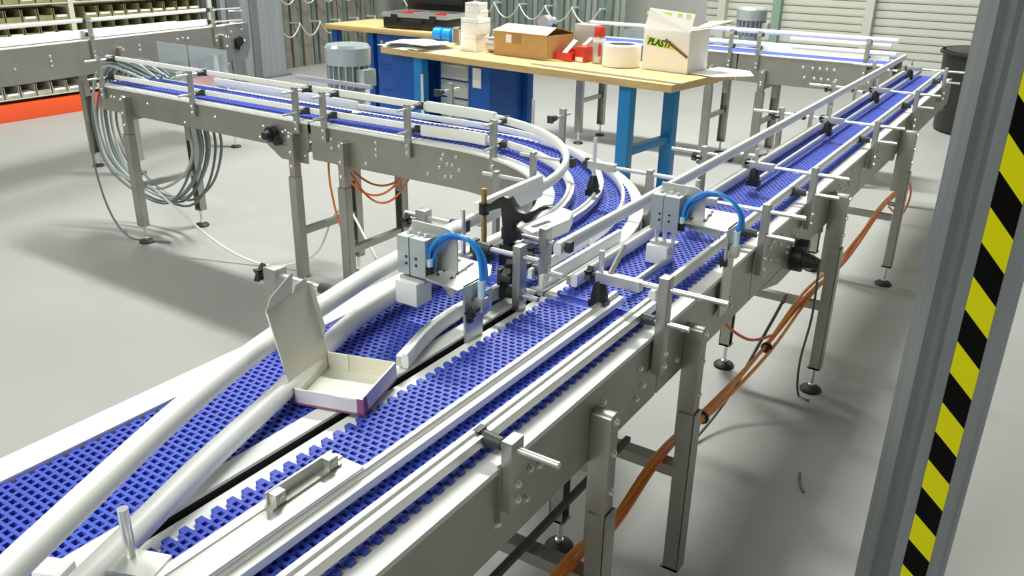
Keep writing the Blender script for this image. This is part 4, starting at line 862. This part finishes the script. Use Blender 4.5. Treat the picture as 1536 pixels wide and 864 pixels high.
for x in (-2.80, -2.17, -1.96, -1.2):
    post(bc, x, BY0 - 0.012, (0, -1), 0.75, 1.03, [(1.0, 0.06, 0.03), (0.905, 0.06, 0.03)], wd=0.03, th=0.018)
for x in (-3.42, -2.30, -1.90, -1.15):
    leg(bc, x, BY0 - 0.022, (0, -1), 0.70, 0.60, 0.10, 0.06); leg(bc, x, BY1 + 0.022, (0, 1), 0.70, 0.60, 0.10, 0.06)
    bar_part(bc, 'cross_bar', (x, BY0 - 0.02, 0.36), (x, BY1 + 0.02, 0.36), 0.03, 0.03); bar_part(bc, 'cross_bar', (x, BY0, 0.64), (x, BY1, 0.64), 0.05, 0.04)
for x in (-1.55, -1.50, -1.45, -1.40, -1.62, -1.2): bolt(bc, (x, BY0, 0.80), (0, -1, 0), 1.4); bolt(bc, (x + 0.02, BY0, 0.73), (0, -1, 0), 1.4)
hw = part('end_pulley', MB().cyl((-3.80, 6.40, 0.98), (-3.80, 6.32, 0.98), 0.055, 20).cyl((-3.80, 6.50, 0.98), (-3.80, 6.40, 0.98), 0.035, 16), 'silver_edge', bc, True)
part('pulley_post', MB().b2(-3.84, -3.76, 6.42, 6.50, 0.70, 0.95), 'black', bc)
motor('drive_motor', 'silver drive motor standing behind the far conveyor with white rails', -2.22, 6.92, 0.94, 1.155, 0.115, 0.18)

# ------------------------------------------------------------------ black bin beyond the long conveyor
bn = thing('black_bin', 'round black plastic bin on the floor beyond the long conveyor', 'bin', (-0.55, 9.1, 0))
part('tub', MB().lathe((-0.55, 9.1, 0), [(0.42, 0.0), (0.45, 0.02), (0.49, 0.70), (0.51, 0.71), (0.51, 0.74), (0.48, 0.74), (0.43, 0.05), (0.0001, 0.04)], 36), 'black', bn, True)
part('rim', MB().lathe((-0.55, 9.1, 0.70), [(0.502, 0), (0.52, 0.01), (0.52, 0.03), (0.502, 0.04)], 36), 'black', bn, True)

# ------------------------------------------------------------------ bin rack on the left
RXK = -8.0
rk = thing('bin_rack', 'pale steel storage rack with orange-red floor beam along the left wall', 'rack', (-8.2, 4.4, 0))
part('floor_beam', MB().b2(RXK - 0.10, RXK, 1.5, 6.25, 0.0, 0.155), 'orange_beam', rk, bevel=0.004)
SH = [0.20, 0.38, 0.555, 0.71, 0.855, 1.01]
for z in SH: part('shelf', MB().b2(RXK - 0.36, RXK - 0.005, 1.5, 6.25, z - 0.012, z), 'rackm', rk)
for y in (1.5, 3.1, 4.7, 6.27): 
    part('upright', MB().b2(RXK - 0.03, RXK, y - 0.025, y + 0.025, 0, 2.2), 'rackm', rk); part('upright', MB().b2(RXK - 0.40, RXK - 0.37, y - 0.025, y + 0.025, 0, 2.2), 'rackm', rk)
part('back_panel', MB().b2(RXK - 0.42, RXK - 0.405, 1.5, 6.27, 0.02, 2.2), 'rackm', rk)
BW_ = 0.132
def bin_parts(m, lab):
    w = BW_; d = 0.28; h = 0.105; mb = MB()
    mb.b2(-d, 0, -w / 2, w / 2, 0, 0.004).b2(-d, -0.005, -w / 2, -w / 2 + 0.004, 0, h).b2(-d, -0.005, w / 2 - 0.004, w / 2, 0, h).b2(-d, -d + 0.004, -w / 2, w / 2, 0, h).b2(-0.006, 0, -w / 2, w / 2, 0, h * 0.42)
    fill = MB()
    for k in range(5): fill.box((-0.06 - 0.04 * k, random.uniform(-0.03, 0.03), 0.022 + 0.006 * random.random()), (0.06, 0.05, 0.036), random.random() * 2)
    return mb.mesh('parts_bin', m), fill.mesh('content', 'bin_in'), MB().b2(0.0, 0.002, -w * 0.36, w * 0.36, h * 0.24, h * 0.42).mesh('label_strip', 'paper'), fill.mesh('content', 'alu'), fill.mesh('content', 'drawer')
B1_ = bin_parts('bin', ''); B2_ = bin_parts('bin2', '')
ROWL = ['lowest rack shelf, just above the orange beam', 'second rack shelf up, below the side conveyor', 'third rack shelf up, behind the side conveyor', 'fourth rack shelf up, behind the conveyor rails', 'fifth rack shelf up, above the conveyor rails', 'top visible rack shelf']
for r_, z in enumerate(SH):
    S_ = B2_ if r_ < 2 else B1_
    for k in range(19):
        y = 3.42 + k * 0.1475
        if abs(y - 4.7) < 0.06: continue
        o = bpy.data.objects.new('parts_bin', S_[0]); COL.objects.link(o); o.location = (RXK - 0.012, y, z + 0.001); WT[o.name] = Matrix.Translation(o.location)
        tag(o, 'small open parts bin on ' + ('the ') + ROWL[r_], 'bin', 'parts bins on the rack')
        cm = S_[random.choice((1, 1, 1, 3, 4))]
        for nm, me in (('content', cm), ('label_strip', S_[2])):
            if nm == 'label_strip' and random.random() < 0.35: continue
            c = bpy.data.objects.new(nm, me); COL.objects.link(c); c.parent = o
# ------------------------------------------------------------------ grey hall column by the rack
gc = thing('steel_column', 'grey painted steel column beside the stored profiles and rack', 'column', (-8.35, 7.15, 0))
part('web', MB().b2(-8.52, -8.20, 7.06, 7.10, 0, 5.98), 'col_g', gc)
part('flange', MB().b2(-8.24, -8.18, 6.55, 7.45, 0, 5.98), 'col_g', gc); part('flange', MB().b2(-8.56, -8.50, 6.55, 7.45, 0, 5.98), 'col_d', gc)
part('cover_strip', MB().b2(-8.19, -8.15, 6.62, 6.80, 0, 5.9), 'col_d', gc); part('cover_strip', MB().b2(-8.19, -8.16, 6.95, 7.06, 0, 5.9), 'col_d', gc)
part('base_plate', MB().b2(-8.60, -8.14, 6.50, 7.50, 0, 0.02), 'col_d', gc)
# ------------------------------------------------------------------ upright stored profiles with chains
def prof_mesh(wd, dp, h, m):
    return MB().b2(-wd / 2, wd / 2, -dp / 2, dp / 2, 0, h).b2(-wd / 2 - 0.006, -wd / 2, -dp / 2, -dp / 2 + 0.012, 0, h).b2(wd / 2, wd / 2 + 0.006, -dp / 2, -dp / 2 + 0.012, 0, h).mesh('stored_profile', m)
PM = [prof_mesh(0.055, 0.04, 2.3, 'prof'), prof_mesh(0.07, 0.05, 2.2, 'prof_d'), prof_mesh(0.045, 0.05, 2.4, 'prof'), prof_mesh(0.08, 0.04, 2.1, 'prof_d')]
PMB = [prof_mesh(0.06, 0.04, 2.3, 'prof_b'), prof_mesh(0.08, 0.05, 2.2, 'prof_b'), prof_mesh(0.05, 0.05, 2.4, 'prof_d')]
sr = thing('profile_rack', 'wall rack of white arms and hanging chains in front of upright profiles', 'rack', (-8.5, 8.8, 0))
for k in range(22):
    o = bpy.data.objects.new('stored_profile', PMB[k % 3]); COL.objects.link(o); o.location = (-8.62 + 0.03 * random.random(), 7.62 + k * 0.095, 0.0); o.rotation_euler = (0, 0, H90)
    tag(o, 'brownish aluminium profile standing upright behind chains near the grey column', 'profile', 'brownish upright profiles')
for k in range(37):
    o = bpy.data.objects.new('stored_profile', PM[random.randrange(4)]); COL.objects.link(o); o.location = (-8.45 + k * 0.100, 10.02 + 0.04 * random.random(), 0.0)
    tag(o, 'greenish aluminium profile standing upright behind the workbench and far conveyor', 'profile', 'greenish upright profiles')
part('back_beam', MB().b2(-8.80, -8.74, 7.5, 10.2, 0.30, 0.36).b2(-8.80, -8.74, 7.5, 10.2, 1.3, 1.36), 'rackm', sr)
part('back_beam', MB().b2(-8.8, -4.75, 10.16, 10.22, 0.30, 0.36).b2(-8.8, -4.75, 10.16, 10.22, 1.3, 1.36), 'rackm', sr)
def catenary(a, b, sag, n=12):
    a = Vector(a); b = Vector(b); return [a.lerp(b, i / n) - Vector((0, 0, sag * (1 - (2 * i / n - 1) ** 2))) for i in range(n + 1)]
for z in (0.55, 0.95):
    for k in range(6):
        y = 7.6 + k * 0.36
        part('arm', MB().cyl((-8.74, y, z), (-8.42, y, z + 0.02), 0.014, 8), 'chain', sr, True)
        if k < 5: part('chain', MB().tube(catenary((-8.42, y, z + 0.02), (-8.42, y + 0.36, z + 0.02), 0.16), 0.009, 6), 'chain', sr, True)
for z in (0.42, 0.80):
    for k in range(9):
        x = -8.30 + k * 0.40
        part('arm', MB().cyl((x, 10.16, z), (x, 9.86, z + 0.02), 0.014, 8), 'chain', sr, True)
        if k < 8: part('chain', MB().tube(catenary((x, 9.86, z + 0.02), (x + 0.40, 9.86, z + 0.02), 0.18), 0.009, 6), 'chain', sr, True)
for (x0_, z1_) in ((-4.30, 0.95), ):
    cbn = thing('grey_cabinet', 'low grey steel cabinet beside the stored profiles', 'cabinet', (x0_, 9.9, 0))
    part('body', MB().b2(x0_ - 0.38, x0_ + 0.38, 9.7, 10.1, 0.02, 0.62), 'col_g', cbn, bevel=0.004)
    for s in (-1, 1): part('door', MB().b2(x0_ + s * 0.19 - 0.18, x0_ + s * 0.19 + 0.18, 9.685, 9.70, 0.05, 0.59), 'col_g', cbn, bevel=0.003)

# ------------------------------------------------------------------ foreground column with hazard tape
A = Vector((-0.1375, 1.87, 0)); e = Vector((0.832, 0.555, 0)); nn = Vector((0.555, -0.832, 0)); Wc = 0.170
hc = thing('hazard_column', 'grey steel column with a yellow and black hazard tape', 'column', (-0.06, 2.0, 0))
def cp(a, b): v = A + e * a + nn * b; return (v.x, v.y)
shaft = part('shaft', MB().prism([cp(0.034, 0.022), cp(Wc, 0.022), cp(Wc + 0.004, 0.012), cp(Wc + 0.004, -0.16), cp(0.060, -0.16)], 0, 5.98), 'col_g', hc)
part('edge_flange', MB().prism([cp(0.0, 0.0), cp(0.016, 0.004), cp(0.022, 0.020), cp(0.034, 0.022), cp(0.060, -0.16), cp(0.050, -0.16)], 0, 5.98), 'col_d', hc)
part('edge_lip', MB().prism([cp(Wc - 0.010, 0.022), cp(Wc - 0.002, 0.022), cp(Wc - 0.002, 0.027), cp(Wc - 0.010, 0.027)], 0, 5.98), 'col_g', hc)
part('base_plate', MB().prism([cp(-0.04, 0.06), cp(Wc + 0.04, 0.06), cp(Wc + 0.04, -0.20), cp(-0.04, -0.20)], 0, 0.012), 'col_d', hc)
t0, t1 = 0.062, 0.126; ZB, ZT = 0.115, 2.6
def tp(a, z, b=0.0225): v = A + e * a + nn * b; return Vector((v.x, v.y, z))
part('hazard_tape', MB().plate([tp(t0, ZB), tp(t1, ZB), tp(t1, ZT), tp(t0, ZT)], nn, 0.0004), 'tape_k', hc, label='black ground of the hazard tape')
per = 0.150; drop = 0.070; z = ZB - 0.16
k = 0
while z < ZT + 0.1:
    pts = [(t0, z + drop), (t1, z), (t1, z + per / 2), (t0, z + per / 2 + drop)]
    lo_ = min(max(q[1], ZB) for q in pts)
    pc = [(a, min(max(zz, ZB), ZT)) for a, zz in pts]
    if max(q[1] for q in pc) - min(q[1] for q in pc) > 0.02 and pc[0][1] != pc[3][1]:
        part('yellow_stripe', MB().plate([tp(a, zz, 0.0229) for a, zz in pc], nn, 0.0004), 'yellow', hc)
    z += per

# ------------------------------------------------------------------ cables and hoses
def cable(name, label, pts, r, m, group=None, cat='cable', n=8):
    return solo(name, MB().tube(smooth_path(pts, n), r, 8), m, label, cat, group, smooth=True)
bt = thing('cable_bundle', 'bundle of orange cables running along the main conveyor cross bars', 'cable', (-0.655, 2.5, 0.39))
for k in range(4):
    dx = (k % 2) * 0.011 - 0.005; dz = (k // 2) * 0.010
    pts = []
    for (y, z) in ((0.7, 0.30), (1.0, 0.37), (1.262, 0.424), (1.45, 0.385), (1.735, 0.424), (2.1, 0.38), (2.6, 0.36), (3.10, 0.384), (3.7, 0.34), (4.45, 0.384), (5.0, 0.36)):
        wob = 0.010 * math.sin(y * 2.3 + k * 1.7)
        pts.append((-0.652 + dx + wob, y, z + dz))
    part('orange_cable', MB().tube(smooth_path(pts, 6), 0.0058, 8), 'orange' if k < 3 else 'orange2', bt, True)
for y, z in ((2.02, 0.392), (2.62, 0.364)):
    part('cable_tie', MB().cyl((-0.652, y - 0.004, z), (-0.652, y + 0.004, z), 0.020, 10), 'black', bt)
cable('branch_cable', 'single orange cable hanging from the conveyor to the orange bundle', [(-0.80, 2.35, 0.66), (-0.76, 2.42, 0.52), (-0.70, 2.55, 0.41), (-0.655, 2.68, 0.385)], 0.005, 'orange2')
cable('drop_cable', 'orange cable loop hanging on the far conveyor leg', [(-0.60, 4.6, 0.60), (-0.55, 4.66, 0.45), (-0.57, 4.62, 0.33), (-0.62, 4.5, 0.40)], 0.0045, 'orange2')
cable('grey_cable', 'dark grey cable hooked over the cross bar and trailing to the floor', [(-0.70, 2.95, 0.40), (-0.71, 3.02, 0.40), (-0.735, 2.95, 0.30), (-0.78, 2.70, 0.10), (-0.82, 2.45, 0.010), (-0.84, 2.25, 0.008)], 0.006, 'dark_cable')
cable('grey_cable', 'thin dark cable dropping beside the long conveyor leg to the floor', [(-0.60, 2.98, 0.55), (-0.60, 3.0, 0.35), (-0.62, 3.02, 0.15), (-0.61, 3.03, 0.008), (-0.56, 3.0, 0.007)], 0.0045, 'dark_cable')
cable('offcut', 'short black wire offcut lying on the floor beside the hazard column', [(-0.455, 2.50, 0.005), (-0.44, 2.44, 0.005), (-0.415, 2.40, 0.005)], 0.004, 'dark_cable', cat='wire')
cable('grey_cable', 'curved grey cable dropping between the two near legs', [(-0.80, 1.50, 0.66), (-0.74, 1.52, 0.60), (-0.72, 1.53, 0.45), (-0.74, 1.55, 0.20), (-0.78, 1.60, 0.01)], 0.006, 'dark_cable')
hcn = thing('hose_coil', 'coil of grey hoses hanging over the open end of the left conveyor', 'hose', (-4.3, 2.85, 0.2))
for k in range(9):
    o_ = random.uniform(-0.05, 0.05); q_ = random.uniform(-0.04, 0.04); yy = 2.80 + 0.022 * k - 0.05
    pts = [(-4.13 + 0.2 * o_, yy + 0.03, 0.890 + 0.008 * (k % 3)), (-4.28, yy, 0.935 + 0.012 * (k % 4)), (-4.42 + q_, yy, 0.945 + 0.010 * (k % 3)), (-4.56 + q_, yy, 0.86), (-4.68 + o_, yy, 0.62), (-4.62 + o_, yy, 0.40 + q_), (-4.40 + o_, yy + 0.02, 0.24 + o_), (-4.16, yy + 0.03, 0.22 + o_ * 1.5), (-3.95 + q_, yy + 0.04, 0.34 + o_), (-3.86 + q_, yy + 0.06, 0.52), (-3.87 + q_, yy + 0.06, 0.69)]
    part('hose', MB().tube(smooth_path(pts, 7), 0.0075, 8), 'hose_l' if k % 3 == 0 else 'grey_hose', hcn, True)
cable('trailing_hose', 'single grey hose trailing from the coil down to the floor', [(-4.66, 2.72, 0.62), (-4.64, 2.70, 0.35), (-4.50, 2.66, 0.12), (-4.32, 2.64, 0.012), (-4.16, 2.68, 0.010), (-4.05, 2.72, 0.009)], 0.006, 'grey_hose', cat='hose')
cable('white_cable', 'white cable sweeping from the hose coil across the floor', [(-4.30, 2.72, 0.30), (-4.12, 2.70, 0.325), (-3.95, 2.70, 0.25), (-3.66, 2.72, 0.10), (-3.44, 2.76, 0.022), (-3.26, 2.82, 0.012), (-3.08, 2.90, 0.10), (-2.98, 2.94, 0.30), (-2.88, 2.95, 0.36), (-2.70, 2.88, 0.25), (-2.45, 2.80, 0.06), (-2.2, 2.75, 0.012)], 0.0062, 'white_cable')
for k, (dx, sg) in enumerate(((0.0, 0.15), (0.03, 0.19), (-0.02, 0.12))):
    cable('hanging_cable', 'orange cable loop hanging under the curved conveyor', catenary((-2.76 + dx, 2.75 + 0.03 * k, 0.69), (-2.33 + dx * 0.5, 2.76 + 0.03 * k, 0.69), sg), 0.005, 'orange2', 'orange loops under the curve', n=3)
cable('hanging_cable', 'orange cable dropping from the conveyor joint behind the leg', [(-2.78, 2.74, 0.69), (-2.77, 2.73, 0.55), (-2.72, 2.73, 0.36), (-2.64, 2.74, 0.30)], 0.005, 'orange2')
